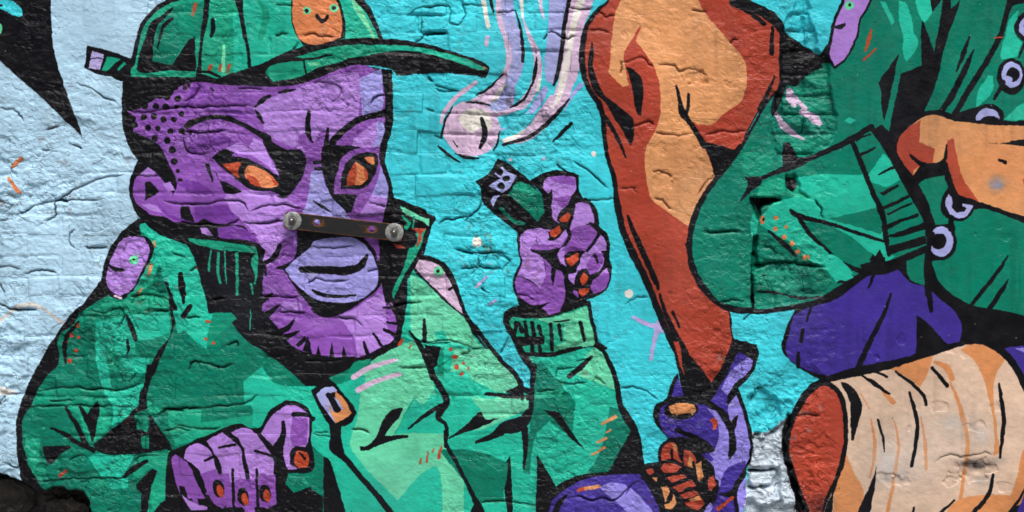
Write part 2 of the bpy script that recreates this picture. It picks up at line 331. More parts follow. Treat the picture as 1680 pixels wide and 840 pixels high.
# sleeve crease lines
T(640, 450)
S('K', '590,290,40 650,390,36 740,500,34 850,640,34 1000,800,34 1062,875,34'); S('K', '280,365,20 280,540,40'); S('K', '152,460,14 240,580,40 310,720,60 350,840,50'); P('K', '285,570 400,592 380,700 340,760 290,640')
T(480, 560)
S('K', '1010,0,30 1080,130,50 1140,280,46 1220,410,56 1250,490,50 1190,580,60 1180,620,40 1240,670,30 1240,850,30'); P('K', '1060,60 1200,40 1170,200 1130,220')
S('K', '938,708,12 1060,610,30 1200,520,34'); P('K', '790,570 890,535 892,550 730,765 938,758 942,775 700,832 640,862'); S('K', '1560,430,16 1700,440,26')
for e in ('1280,65,16,18', '1315,125,26,18', '1330,210,18,20', '1385,180,11,11', '1370,265,16,16', '1425,220,9,12'): E('RO', *[float(v) for v in e.split(',')])
S('RO', '860,30,20 885,-5,30'); S('RO', '945,60,12 960,35,12')
T(480, 670)
P('K', '810,20 890,-10 880,20 740,230 720,258 920,216 945,226 740,282 600,337 550,342 543,305 600,305 680,230')
S('K', '340,100,60 345,230,80 340,320,74 420,400,50 560,560,44 700,720,50 820,880,54 1000,1200,54'); S('K', '1240,190,34 1245,280,34 1330,440,34 1420,620,34 1500,790,44'); P('K', '1440,840 1470,770 1512,760 1560,860 1500,1300 1400,1300')
P('K', '1262,242 1420,120 1500,40 1530,25 1560,90 1672,82 1560,135 1480,170 1350,207 1272,247'); S('K', '1488,276,20 1580,245,40 1690,200,50'); P('GD', '1290,330 1440,335 1680,410 1740,440 1740,560 1680,770 1525,760')
for s in ('1033,442,20 1045,405,12', '1085,432,18 1098,350,10', '1138,350,14 1146,322,10', '1184,402,28 1206,312,12'): S('RO', s)
owner('painted_man', 'zip_pull')
T(480, 560)
P('K', '150,400 260,335 340,345 400,410 500,530 522,580 470,662 390,692 310,682 220,560'); P('LC', '190,430 260,375 330,365 368,405 290,430 280,450 372,630 340,655 220,490'); P('BO', '345,400 420,470 482,582 440,622 350,662 310,580 278,468 320,556 370,580 400,552 350,450'); S('K', '290,435,40 340,500,30 378,565,20'); P('LC', '335,445 365,470 412,550 396,562')
owner('painted_man', 'epaulette')
T(140, 340)
P('K', '430,90 300,230 210,300 160,420 140,560 0,770 -40,860 40,800 190,710 240,742 320,742 400,640 520,440 555,330 500,240 440,230'); P('PL', '330,240 440,240 480,250 522,340 480,470 420,590 360,680 280,717 210,680 168,600 175,520 210,400 260,300')
S('K', '185,468,16 240,505,36 305,510,22'); E('MINT', 393, 428, 38); E('K', 390, 425, 9); S('PK', '240,720,20 290,735,20')
T(640, 320)
P('K', '190,500 250,485 400,525 480,590 540,720 610,930 625,1000 570,965 430,850 300,720 200,620 185,560'); P('PK', '235,525 320,535 400,570 460,660 530,790 592,955 560,945 430,820 290,690 205,590'); E('MINT', 393, 620, 38); E('K', 390, 618, 14); S('K', '480,765,24 525,742,18')
# raised sleeve cuff
owner('painted_man', 'cuff')
T(780, 500)
P('GM', '270,130 350,60 900,-30 910,15 935,150 975,290 960,330 860,345 640,385 400,395 340,300'); P('GP', '480,115 600,105 780,60 900,15 933,150 972,290 960,330 900,345 640,365 640,160'); P('GM', '640,160 800,140 860,150 840,220 640,340'); P('GP', '720,150 850,150 880,290 780,320 720,260')
S('K', '350,20,20 260,65,40 244,130,44 300,240,46 380,400,56 470,530,50'); P('K', '300,95 350,60 380,20 900,-45 905,5 740,62 600,97 400,108'); S('K', '915,-20,30 945,120,30 985,295,28'); S('K', '400,400,36 640,400,40 760,365,30 862,345,14')
for s in ('330,150,40 320,225,30', '350,150,20 380,215,40', '400,140,28 420,250,34', '460,145,34 475,245,34', '515,175,30 535,260,26', '610,160,34 625,365,28', '678,165,32 697,285,20', '850,145,32 885,290,26', '640,140,14 760,125,14'): S('K', s)
P('K', '320,260 560,255 562,320 340,335'); S('K', '460,310,30 460,385,30'); S('K', '515,310,30 525,380,34')
# ---- raised fist
owner('painted_man', 'raised_fist')
T(760, 240)
P('K', '449,700 520,640 640,600 640,400 540,280 600,240 700,202 860,203 935,232 957,400 1062,480 1095,640 1160,700 1186,800 1184,910 1205,980 1200,1050 1160,1160 1060,1222 1000,1245 840,1332 700,1385 530,1385 470,1322 430,1220 400,1120 420,1030 465,930 449,860')
T(780, 370)
P('PL', '370,70 480,30 600,30 560,90 460,150 440,200 540,260 560,330 572,420 520,512 440,440 335,410 380,290 362,220'); P('PM', '330,408 440,450 520,512 572,400 548,260 600,310 650,352 700,380 722,470 722,600 680,700 600,722 540,670 610,618 470,645 340,552 322,470'); P('K', '620,335 652,350 636,460 625,492 614,420')
P('PM', '440,150 600,150 680,120 740,60 742,100 690,185 520,202 450,192'); P('PL', '600,30 690,95 730,30 748,70 700,150 600,155 460,150')
P('PM', '770,0 970,0 962,80 880,180 790,205 720,240 742,335 690,310 660,240 720,180 762,120'); P('PL', '690,185 740,170 720,240 735,330 690,300 668,240')
P('PL', '850,260 930,170 1000,60 1052,120 1062,205 1020,210 1042,280 1000,370 930,402 905,350 835,362 810,410 800,482 760,440 752,390 812,380'); P('PM', '900,320 960,220 1040,230 1022,320 980,382 930,402'); P('K', '948,240 975,235 1002,292 985,308')
P('PM', '940,470 1000,402 1070,345 1085,400 1070,480 1040,520 960,552 930,510'); P('PL', '1000,402 1060,345 1084,395 1050,385'); P('PM', '790,520 830,540 840,590 800,560')
T(760, 240)
P('PL', '648,300 680,250 800,235 905,250 917,340 880,400 840,480 780,545 760,600 790,625 740,602 703,520 722,440 722,340 690,385 655,350'); P('PM', '690,250 820,238 905,258 910,320 760,290'); P('PM', '730,420 880,400 840,480 800,500')
P('PL', '908,470 955,452 1030,480 1060,570 1062,625 1000,630 868,705 880,600 900,540'); P('PM', '868,690 960,640 1060,650 1092,690 1082,760 1010,850 800,850 850,760'); P('PL', '1100,700 1140,760 1152,850 1060,850')
P('PL', '470,720 520,680 640,660 680,700 660,765 760,745 830,670 848,720 790,792 560,792 540,850 460,850')
S('K', '990,430,30 1060,500,30 1088,620,30'); S('K', '840,640,30 860,730,30 830,800,24'); S('K', '1030,625,24 1095,690,30 1060,780,24 1000,850,20')
owner('painted_man', 'fingernail')
P('K', '770,590 780,540 840,480 880,490 885,600 860,635 800,640'); P('RO', '778,592 850,530 872,562 852,612 800,612'); P('K', '690,690 700,740 680,760 720,770 770,740 800,670'); P('RO', '703,680 782,643 795,690 742,742 710,722')
T(780, 370)
E('K', 787, 278, 66, 74); P('RO', '730,265 832,220 838,280 782,332 752,312'); E('K', 872, 432, 60, 78); P('RO', '880,382 918,420 902,462 865,484 843,430'); P('RO', '838,517 922,505 918,542 870,574 837,552')
# ---- memory stick held in the fist
owner('memory_stick', 'stick_body')
T(760, 240)
P('K', '280,95 420,180 540,280 640,400 700,430 720,560 700,615 520,655 460,712 320,600 220,520 150,440 135,320 98,290 220,200'); P('GD', '365,390 440,285 480,290 625,380 658,540 600,612 480,490'); P('GD', '283,500 320,488 400,580 515,620 490,648 410,622'); P('LC', '220,440 245,400 300,400 270,430 240,500'); P('GM', '380,330 480,290 620,380 560,400')
owner('memory_stick', 'plug')
P('K', '280,95 430,190 440,260 350,390 200,330 150,290 230,190'); P('GR', '200,320 255,290 300,260 250,220 290,180 320,160 352,200 432,235 385,325 312,382'); E('K', 292, 205, 30, 28); E('K', 348, 262, 30, 25); E('K', 310, 322, 30, 28); P('K', '240,240 270,230 280,270 240,275')
# ---- lower left hand
owner('painted_man', 'resting_hand')
T(240, 640)
P('K', '160,850 170,580 200,500 330,440 420,392 520,358 620,308 760,268 860,310 920,300 1000,170 1080,110 1160,83 1290,130 1340,200 1372,240 1342,260 1340,420 1357,640 1340,662 1150,672 1130,760 1200,830 1340,780 1350,1300 160,1300')
P('PM', '205,560 240,520 300,560 350,600 400,720 480,880 340,880 300,760 268,735 275,850 228,700'); P('PL', '310,520 340,460 420,430 480,450 540,520 560,620 605,705 540,740 500,800 470,800 430,680 350,590 308,552'); P('PM', '440,680 560,640 610,710 530,745 540,870 480,840')
P('PL', '490,410 620,340 700,400 770,470 780,560 800,660 842,810 830,900 720,880 660,900 620,700 600,590 550,500 510,440'); P('PM', '640,780 760,720 830,800 820,950 650,950'); P('PL', '690,340 800,300 880,340 980,470 1030,560 1032,700 1022,900 870,900 842,700 812,560 780,440 740,380'); P('PM', '860,700 940,720 1032,690 1022,950 880,950')
P('PL', '930,350 1030,200 1130,128 1200,120 1322,200 1312,420 1290,462 1180,472 1170,600 1232,642 1150,642 1115,540 1130,300 1112,258 1090,350 1030,455'); P('PM', '1190,220 1310,232 1302,440 1180,462 1168,360')
S('K', '595,465,22 725,438,22'); S('K', '885,488,22 1032,542,22'); S('K', '475,575,16 545,542,26'); S('K', '1195,200,40 1280,200,30 1362,228,20'); S('K', '345,590,20 400,650,50 470,820,40'); S('K', '1112,260,30 1110,380,40 1060,480,60')
T(0, 670)
P('PM', '1395,400 1430,370 1480,470 1530,520 1592,700 1622,792 1580,770 1500,640 1450,622'); P('PL', '1475,700 1530,740 1680,800 1680,820 1550,830')
T(420, 560, 3)
S('PM', '30,680,60 60,760,60'); S('PM', '-40,720,60 -30,860,50')
owner('painted_man', 'orange_fingernail')
T(240, 640)
P('K', '1168,600 1168,500 1210,452 1292,465 1322,520 1322,600 1250,640'); P('RO', '1203,540 1220,490 1300,498 1324,560 1302,622 1232,637 1203,602'); S('K', '1240,510,14 1290,560,20')
U(); owner('painted_man', 'resting_hand')
P('PM', '342,780 376,776 380,818 366,834 348,822'); P('PM', '386,788 418,784 422,828 404,838 390,826'); P('PM', '424,782 452,778 454,826 438,836 426,826'); S('K', '382,770,4 384,838,5'); S('K', '421,770,4 424,838,5'); owner('painted_man', 'orange_fingernail')
for x, y, a in ((361, 804, -12), (401, 818, -10), (437, 812, -10)): E('K', x - 2, y - 3, 9.5, 15, a); E('RO', x + 1, y + 1, 5.6, 10.5, a)
# ---- the painted man: head
owner('painted_man', 'face')
T(120, 0)
P('K', '395,560 400,660 390,840 405,1060 480,1240 525,1295 490,1370 455,1480 460,1600 500,1710 560,1790 700,1900 1000,2000 1400,2040 1700,2500 1950,2760 2350,2870 2640,2700 2700,2500 2720,2200 2890,1800 2860,1700 2600,1600 2555,1420 2530,1300 2570,1060 2590,900 2585,570 2200,520 1600,560')
U()
P('PM', '318,134 290,144 278,158 255,162 230,178 208,182 222,192 217,215 232,222 258,236 268,250 278,272 290,300 284,318 260,350 290,365 330,366 400,370 420,398 428,430 425,480 418,500 450,530 470,560 500,578 560,583 600,577 640,562 654,545 650,520 640,490 620,430 628,360 633,330 638,300 629,260 631,200 626,130 600,106 570,108 530,125 480,140 400,138')
P('PL', '415,178 445,160 480,146 520,133 560,120 592,118 592,140 590,188 575,205 552,225 542,240 538,230 541,210 525,218 513,242 500,250 492,245 480,240 440,222 427,196')
P('PM', '566,112 605,108 610,150 596,190 588,190 592,140 588,120'); P('LV', '590,128 626,112 629,165 627,186 605,190 594,188')
T(190, 120)
for e in '480,120,22;553,117,20;587,95,14;415,190,28;500,205,25;355,185,25;235,268,28;322,268,26;403,272,26;490,272,18;222,355,25;305,350,26;383,373,24;467,375,22;528,328,24;258,440,24;335,447,22;150,418,26;440,470,25;535,470,27;605,488,14;310,530,27;413,550,28;455,620,30;470,715,28;500,790,18'.split(';'): E('K', *[float(v) for v in e.split(',')])
O('PD', 900, 200, 260, 60, .5); O('PL', 560, 560, 200, 60, .35)
S('K', '575,430,44 600,410,60 650,385,45 740,358,36 840,352,40 930,375,40 1050,430,36 1150,480,46 1230,530,60'); S('K', '1125,275,14 1180,225,40 1245,185,26'); S('K', '1130,300,10 1160,350,40 1195,405,12'); S('K', '1320,155,14 1380,145,30 1450,130,16'); S('K', '765,115,20 785,138,16')
T(340, 180)
P('K', '440,200 640,320 760,330 790,370 797,440 770,540 720,622 640,712 600,732 500,768 508,735 600,690 592,620 580,540 540,420 480,340 450,270')
P('PL', '370,230 440,260 500,380 570,500 585,545 500,470 390,420 220,370 320,320'); P('PM', '200,380 300,350 390,390 540,500 580,560 400,440')
P('PM', '740,210 800,185 850,262 962,165 942,290 930,400 920,490 840,495 825,600 800,770 620,840 640,742 762,560 802,430 792,330 730,262'); P('PL', '140,690 300,650 600,690 500,768 640,745 560,830 330,840 260,760')
S('K', '825,20,36 818,190,44 858,268,14'); S('K', '980,150,20 958,295,38'); P('K', '858,410 935,410 935,440 858,440', 1); P('K', '865,465 935,465 935,490 865,490', 1)
P('LV', '840,495 932,490 940,560 992,680 1062,760 1150,860 1190,930 700,930 760,850 808,742 828,600')
P('PL', '1170,310 1190,230 1250,150 1380,85 1430,130 1432,220 1400,300'); P('PM', '1070,260 1110,200 1250,120 1390,80 1260,180 1180,240'); P('LV', '1365,100 1420,90 1440,160 1402,292 1345,300 1375,200')
P('PM', '1230,310 1410,300 1420,440 1380,560 1330,692 1290,760 1240,860 1130,860 1200,690'); P('LV', '1408,440 1460,540 1477,640 1465,720 1335,690 1385,560'); P('PL', '1338,690 1465,720 1452,860 1235,860 1290,760')
S('K', '990,290,60 1100,170,46 1230,80,50 1380,40,50 1470,15,50'); P('K', '930,300 1000,285 1245,300 1130,350 1080,400 1060,480 1030,600 1030,680 1212,690 1170,830 1130,832 1000,690 940,540 923,400'); 
P('PM', '1088,390 1200,325 1375,330 1392,450 1320,600 1200,668 1030,668 1055,500')
S('K', '860,742,16 930,780,30 1003,830,10'); S('K', '602,700,24 560,720,26 508,748,20'); S('K', '1470,-20,60 1475,90,60 1460,200,50 1420,300,40 1420,420,44 1480,600,30 1490,760,36')
owner('painted_man', 'eye')
P('K', '1088,640 1090,520 1150,400 1250,348 1372,350 1385,420 1342,560 1270,632 1130,642'); P('OR', '1130,622 1140,520 1202,420 1292,490 1302,540 1260,602 1190,612'); P('RO', '1130,622 1140,520 1200,425 1212,480 1200,612'); P('RO', '1270,470 1300,500 1300,540 1280,580'); P('OR', '1270,385 1352,378 1357,440 1330,442')
P('K', '30,380 200,378 300,388 420,440 520,502 600,562 620,700 520,662 360,652 270,592 160,502 90,452'); P('OR', '118,440 290,420 320,450 350,450 480,500 582,602 560,622 440,627 320,560 250,550 190,500'); P('RO', '118,440 280,425 250,480 250,552 190,510'); P('RO', '310,540 350,570 400,602 440,627 360,602'); P('RO', '490,512 582,602 530,562'); P('RO', '120,442 290,422 268,470 255,550 200,505'); P('RO', '316,520 345,600 440,627 400,560'); P('RO', '480,500 582,602 545,612 520,560'); S('K', '312,425,50 275,500,50 295,575,50')
P('K', '50,468 90,560 180,602 282,662 230,682 140,677 100,572'); S('K', '10,440,16 40,585,10'); P('K', '105,330 200,300 320,298 392,348 300,322 220,342 190,385 40,392')
owner('painted_man', 'ear')
T(190, 270)
P('PM', '138,200 150,130 190,80 250,30 320,60 380,130 460,230 400,420 300,412 200,345 150,290'); P('PL', '198,70 260,18 320,60 300,100 200,92'); P('K', '240,140 282,138 352,222 300,252 240,292'); E('K', 525, 140, 26, 28)
owner('painted_man', 'face')
P('PD', '640,330 900,330 1000,450 700,470 640,440'); P('PL', '880,262 1020,240 1350,272 1500,340 1380,382 1370,520 1450,560 1462,640 1350,760 1240,832 1190,802 1170,640 1110,540 1000,430 930,360'); P('PM', '1350,600 1440,580 1440,680 1330,760 1240,835 1300,720')
P('K', '525,340 590,338 640,470 528,472'); P('K', '430,440 500,480 640,484 710,440 800,475 1000,490 1000,512 820,512 832,600 1140,640 1210,690 1190,780 1150,640 600,590 480,500'); P('PL', '680,512 742,512 792,582 700,562'); P('PD', '820,512 1000,502 1152,602 1130,642 840,592'); S('K', '1325,655,30 1290,740,44 1195,812,24'); S('K', '735,0,24 785,130,12'); P('PD', '330,300 440,400 640,470 440,430')
owner('painted_man', 'lips')
T(400, 320)
P('K', '310,612 250,595 400,520 430,430 425,265 850,310 1000,360 1060,450 1100,600 1130,690 1085,762 900,902 740,982 620,982 530,912 440,790'); P('LV', '328,602 440,500 540,420 562,380 680,350 900,350 980,400 1050,500 1090,640 1072,740 930,852 720,872 600,852 430,732')
S('K', '470,600,50 700,610,66 860,610,70 950,570,60 998,488,26'); S('K', '562,770,16 600,795,30 720,822,30 905,812,16')
owner('painted_man', 'face')
P('PM', '970,352 1060,360 1130,480 1147,600 1122,645 1090,520 1040,422'); P('PM', '130,600 320,610 440,790 560,920 300,900 130,800'); S('K', '290,415,30 240,510,46 150,560,30'); P('K', '120,580 180,560 185,665 150,620'); O('PL', 300, 760, 120, 50, .5)
T(190, 120)
P('PD', '620,70 700,70 640,200 560,270 600,170'); P('PD', '560,560 700,520 900,520 960,560 800,600 640,640'); P('PL', '880,610 1000,560 1130,640 1080,660 960,640'); P('PD', '800,300 1000,300 1090,370 960,360 850,330')
T(190, 270)
P('PL', '380,150 440,140 480,210 420,220'); P('PL', '200,320 320,330 380,390 300,380'); P('PD', '480,140 640,130 800,230 680,250 560,200'); P('PL', '1000,250 1250,290 1330,330 1150,330')
# beard
owner('painted_man', 'beard')
T(400, 470)
P('PM', '110,0 400,0 520,180 640,250 740,250 900,180 1080,52 1130,70 1200,170 1242,250 1222,430 1120,492 940,572 740,572 640,557 540,520 420,440 320,390 270,330 150,180 110,100'); P('PL', '740,250 900,180 1080,52 1130,70 1200,170 1242,250 1222,430 1120,492 920,572 900,430 840,340 800,280'); P('PL', '310,120 460,130 480,200 300,210'); O('PL', 620, 300, 160, 50, .4); P('PM', '1140,80 1242,250 1222,430 1180,380')
for s in ('410,262,12 360,330,40 285,375,50', '445,365,16 340,415,56', '230,60,20 130,130,50', '280,155,16 190,225,56', '970,450,20 1002,545,32', '1050,380,20 1122,488,24', '1138,348,24 1225,395,30', '1128,172,12 1235,175,26', '1160,290,16 1255,300,26', '1185,150,14 1242,230,36 1262,330,40 1245,430,56'): S('K', s)
for s in ('470,520 520,405 545,520 560,560 440,500', '580,560 600,468 622,560', '685,580 715,448 735,580', '790,590 803,476 840,580', '420,470 500,400 505,440 440,490'): P('K', s)
P('K', '0,215 130,240 240,300 330,430 420,500 520,545 640,580 760,575 900,570 940,585 1060,550 1230,462 1262,430 1180,500 900,612 800,650 680,742 760,800 620,800 540,690 420,622 130,400 0,320')
# collars
owner('painted_man', 'collar')
T(140, 340)
P('K', '720,130 800,215 1060,250 1390,290 1440,330 1440,420 1430,840 1000,860 960,700 860,360'); P('GM', '820,250 1060,272 1260,300 1390,322 1402,450 1362,710 1338,722 1372,560 1340,430 1382,372 1240,362 1000,332 850,278'); P('K', '860,300 1010,325 1010,345 880,370'); P('GM', '1213,368 1240,368 1247,722 1220,702')
S('GM', '1020,350,12 1000,515,18'); S('GM', '1080,370,22 1075,520,26 1102,665,16'); S('GM', '1130,360,12 1146,685,10')
T(240, 470)
P('K', '550,-20 910,-20 905,200 1000,290 1100,440 1280,600 1340,690 1410,810 1330,690 1230,640 920,402 850,372 945,518 760,262 620,82'); S('GM', '735,-20,26 735,70,20'); S('GM', '850,-20,20 860,60,14'); S('GM', '842,190,8 842,350,12')
T(400, 320)
P('K', '1190,-10 1250,60 1350,110 1540,170 1562,190 1522,250 1472,420 1430,490 1380,562 1230,832 1160,900 1140,840 1110,640 1100,500 1128,200 1165,60')
P('GP', '1262,85 1380,140 1470,190 1502,190 1502,250 1440,212 1300,142'); P('GM', '1380,330 1430,290 1482,268 1420,442 1330,652 1240,792 1210,845 1198,802 1290,602 1330,462'); P('BR', '1360,270 1482,268 1440,322 1440,352 1400,432 1418,312'); P('BR', '1208,390 1290,410 1312,432 1240,432'); E('K', 1350, 362, 56, 66); S('GM', '1290,170,20 1340,230,30 1320,260,40'); S('GS', '1380,180,16 1370,260,16'); S('K', '1232,830,24 1330,640,40 1400,520,30')
# ---- cap
owner('painted_man', 'cap')
T(120, 0)
P('K', '760,-480 760,-60 745,0 690,30 630,85 580,140 545,190 520,260 500,350 485,430 465,475 300,415 112,368 100,470 83,548 180,592 300,622 395,655 1000,660 1300,690 1480,690 1700,680 2000,610 2300,525 2600,560 2620,610 2800,597 3155,597 3325,628 3372,545 3345,530 3140,445 2950,385 2730,335 2500,310 2440,160 2340,-20 2340,-480')
P('GM', '860,-480 860,0 740,45 660,100 590,180 555,260 520,420 490,530 465,560 468,622 1000,622 1020,430 1030,300 1060,120 1060,-10 1060,-480'); P('GD', '800,60 1060,10 1060,120 1030,300 900,360 800,530 640,490 690,200')
P('K', '812,48 760,85 700,135 640,165 600,250 560,370 530,470 508,560 540,585 780,570 992,578 987,450 985,290 950,310 880,400 800,530 640,490 650,350 665,250 690,190 740,145 792,85'); O('GM', 900, 180, 120, 160, .5)
S('K', '800,150,26 745,190,30 710,260,25 683,395,12'); S('K', '1092,-300,60 1090,0,60 1070,150,45 1040,330,26 1028,450,30 1005,640,36')
P('GM', '1120,-480 1120,0 1330,0 1370,200 1410,360 1420,552 1250,602 1180,632 1030,592 1035,500 1050,330 1090,150'); P('GL', '1295,90 1345,90 1390,300 1412,550 1300,592'); S('K', '1125,155,34 1130,230,36 1113,290,22'); S('GN', '1218,365,22 1215,480,28 1210,565,40')
for s in ('1112,530,26 1098,568,22', '1192,528,24 1183,572,22', '1265,528,26 1248,585,20', '988,28,28 968,120,26'): S('RO', s)
S('K', '1328,-300,40 1330,0,40 1360,120,30 1385,280,32 1415,370,30 1432,545,30'); S('K', '1030,578,18 1100,585,25 1185,622,18')
P('GL', '1370,-480 1372,0 1400,260 1422,370 1442,540 1680,470 1860,395 2140,340 2280,310 2490,310 2440,160 2330,0 2330,-480'); P('GN', '2290,-300 2290,0 2330,60 2400,180 2450,290 2490,310 2430,310 2360,200 2260,30'); S('K', '2280,-300,60 2310,-20,66 2390,80,50 2450,200,36 2500,320,26'); S('GM', '1500,0,20 1560,100,60 1520,300,50')
owner('painted_man', 'cap_strap')
P('K', '300,415 112,368 100,470 83,548 180,592 300,622 395,655 465,620 465,475'); P('LY', '152,412 248,440 215,562 118,552'); S('K', '130,478,6 180,468,8 240,480,6'); P('GM', '275,455 385,480 262,580 228,568'); P('GM', '410,500 432,515 372,572 352,568')
owner('painted_man', 'cap_brim')
T(460, 0)
P('K', '-245,545 -120,500 0,440 180,375 440,330 600,308 830,312 1080,335 1300,385 1480,445 1685,530 1692,545 1662,628 1450,597 1200,590 1100,597 980,612 940,592 890,560 700,522 500,532 350,562 200,612 0,692 -250,690 -400,640')
P('GM', '-125,585 -90,540 0,510 190,490 80,470 300,410 500,370 700,360 900,365 1100,377 1250,407 1400,442 1560,500 1664,555 1645,567 1500,530 1300,465 1150,425 950,410 800,430 600,465 540,472 500,500 400,520 300,552 200,602 100,637 0,652 -60,667 -95,622'); P('GL', '700,365 900,370 1100,382 1300,425 1500,490 1640,560 1500,525 1300,460 1150,420 950,405'); S('K', '100,470,20 240,478,24 420,440,10'); S('K', '190,490,16 205,590,16'); P('GN', '220,510 310,500 330,525 240,535'); S('BO', '1645,545,12 1670,552,8')
owner('painted_man', 'cap_badge')
P('K', '85,-480 85,0 90,150 110,240 150,320 185,370 400,340 525,310 527,200 505,90 470,-20 470,-480'); P('OR', '100,-480 100,-10 92,90 105,190 130,270 165,330 230,355 300,360 370,350 440,325 490,305 502,200 480,80 450,-10 450,-480'); E('MINT', 215, 85, 32); E('MINT', 432, 60, 34); E('K', 210, 86, 17); E('K', 432, 58, 17)
S('K', '295,125,26 315,155,26 340,170,34 365,150,26 380,125,20')
# ---- the seated figure on the right: jacket
owner('jacketed_figure', 'jacket')
U()
P('K', '1382,-100 1380,4 1369,30 1362,67 1345,89 1290,52 1281,45 1282,137 1258,165 1209,247 1175,293 1156,318 1138,353 1130,385 1129,410 1136,442 1150,470 1172,498 1195,508 1239,515 1304,508 1340,500 1362,488 1394,468 1423,454 1470,450 1500,462 1525,475 1530,490 1545,500 1575,530 1565,590 1600,568 1640,575 1700,600 1840,620 1840,-100')
P('GD', '1426,-100 1428,0 1416,18 1408,52 1394,85 1370,112 1358,102 1345,104 1300,128 1282,146 1260,170 1213,252 1200,270 1175,300 1160,322 1145,355 1137,385 1136,412 1142,440 1156,465 1177,492 1197,500 1240,505 1302,498 1338,490 1358,478 1388,460 1418,446 1440,440 1425,425 1450,400 1480,395 1475,340 1445,260 1430,215 1446,204 1458,216 1470,160 1478,121 1512,108 1512,40 1522,0 1522,-100')
T(1240, 0)
P('K', '205,190 250,255 520,440 590,350 610,510 540,500 560,560 470,640 330,690 230,690 200,700 190,420'); P('GS', '480,570 590,530 610,600 600,690 340,690 420,610')
T(1340, 0)
P('GL', '513,8 560,20 632,180 610,205 570,130'); P('GL', '663,8 720,20 770,150 790,270 817,320 810,400 730,502 700,430 700,300 668,150'); P('GL', '795,-400 920,-400 920,0 942,110 900,205 858,170 800,0')
P('K', '850,195 880,205 940,430 965,340 1000,160 1040,-400 1190,-400 1170,0 1000,500 900,850 870,905 640,905 640,840 680,602 850,532'); P('GD', '940,100 1025,-20 1000,150 950,430 920,330 870,190'); P('K', '922,-400 990,-400 990,0 940,100 918,0'); P('GD', '1085,-10 1172,-10 1088,78')
P('GD', '1185,-500 1162,0 1050,330 960,700 870,905 1000,895 1110,930 1180,840 1370,500 1480,280 1520,100 1540,0 1560,-500'); P('GD', '1560,60 1640,20 2400,0 2400,1000 1500,980 1400,850 1290,870 1100,935 1180,840 1400,500 1500,300')
P('GL', '1560,160 1640,78 1600,272 1662,350 1622,462 1500,482 1488,450 1540,250'); P('GL', '1390,610 1432,620 1422,740 1335,840 1290,872 1300,760'); P('GL', '1680,830 2400,790 2400,960 1510,977')
S('K', '2400,-80,40 1680,5,40 1580,30,40 1542,100,44 1500,260,44 1380,490,44 1250,700,50 1110,940,46'); S('K', '1238,298,14 1190,430,40 1130,578,14'); S('K', '1272,400,12 1200,560,50 1080,800,56 1015,895,44')
P('K', '665,430 498,670 525,760 525,850 535,945 545,985 580,850 640,560'); S('RO', '445,245,16 418,335,36 393,412,16'); S('RO', '478,393,14 383,487,20'); S('RO', '1440,308,10 1500,302,12'); P('GL', '220,982 260,950 320,975 270,1003')
# sleeve folds
T(1120, 130)
P('K', '785,20 850,30 820,130 770,250 735,300 720,270 760,120')
P('GS', '870,60 1190,60 1220,240 1000,240 900,150'); P('GS', '760,450 1240,450 1180,560 950,630 860,500')
P('K', '825,510 872,508 942,630 1062,640 900,732 700,790 680,775 812,730 818,620'); S('K', '560,850,30 690,780,30 900,700,56 1100,612,40 1330,512,46 1530,382,40')
S('PK', '875,85,50 890,150,84 915,205,40'); S('PK', '925,140,40 1000,232,50'); S('PK', '975,262,40 1080,315,84 1112,350,50'); S('PK', '770,275,40 830,370,60 900,430,50 992,482,16')
P('GS', '500,590 720,590 740,680 640,780 480,770'); P('GD', '1110,660 1340,550 1400,650 1460,770 1100,772'); P('K', '508,790 640,788 640,830 570,900 450,1010 495,930 530,850')
T(1120, 280)
P('GL', '650,370 740,262 880,220 950,200 900,60 1120,30 1460,38 1575,300 1645,560 1660,700 1560,560 1250,470 1000,420 880,310 860,312 1150,622 1290,762 1400,880 1300,960 1250,900 1130,780 1000,700 900,600 700,480 630,442'); P('GM', '600,200 640,110 780,60 840,80 830,170 760,205 640,218'); P('GL', '550,400 590,310 612,370 600,520 560,540')
P('GD', '1000,430 1060,412 1250,472 1400,572 1540,682 1480,762 1360,742 1240,662 1100,522'); P('GL', '1130,410 1400,500 1640,580 1640,700 1560,690 1400,560'); P('GD', '1180,390 1400,340 1572,298 1635,482 1600,512 1400,452')
P('GM', '860,30 900,30 960,170 1030,220 940,215 860,150')
S('K', '866,316,12 900,345,40 1000,385,44 1120,408,30 1400,500,28 1650,578,24'); S('K', '950,390,36 1040,520,34 1150,620,24 1260,720,24 1400,800,34 1510,835,60'); P('K', '1440,765 1520,740 1602,638 1652,740 1720,770 1640,835 1480,850'); S('K', '700,490,20 830,600,40 925,690,20')
P('K', '552,222 750,220 790,240 690,260 640,300 640,380 600,270'); P('K', '840,50 920,60 930,130 900,170 850,140')
for e in '650,400,22,34;755,383,22,18;843,455,14,16;755,473,22,20;825,537,20,20;890,590,22,22;940,655,20,18;1005,705,30,26'.split(';'): E('OR', *[float(v) for v in e.split(',')])
E('K', 660, 398, 10, 14); E('GM', 1010, 715, 12, 14)
T(1200, 430)
P('GD', '200,30 730,40 860,160 960,180 700,330 480,370 180,385'); S('K', '225,238,14 330,245,24 420,262,12 560,290,26 735,285,12'); P('GS', '200,80 540,60 560,200 400,230 220,220'); S('K', '165,200,20 180,300,30 175,390,30'); S('K', '860,160,20 960,160,24'); P('GL', '700,-60 830,-60 990,90 850,165 750,40')
S('K', '-600,-140,0.1 -590,-140,0.1')
U(); S('K', '1128,400,7 1137,445,7 1160,482,8 1190,505,8 1239,511,8 1300,504,8 1340,495,8 1362,483,8 1394,463,8 1423,449,8')
S('K', '1215,240,9 1176,292,8 1157,318,8 1138,355,7 1131,388,7 1131,412,7')
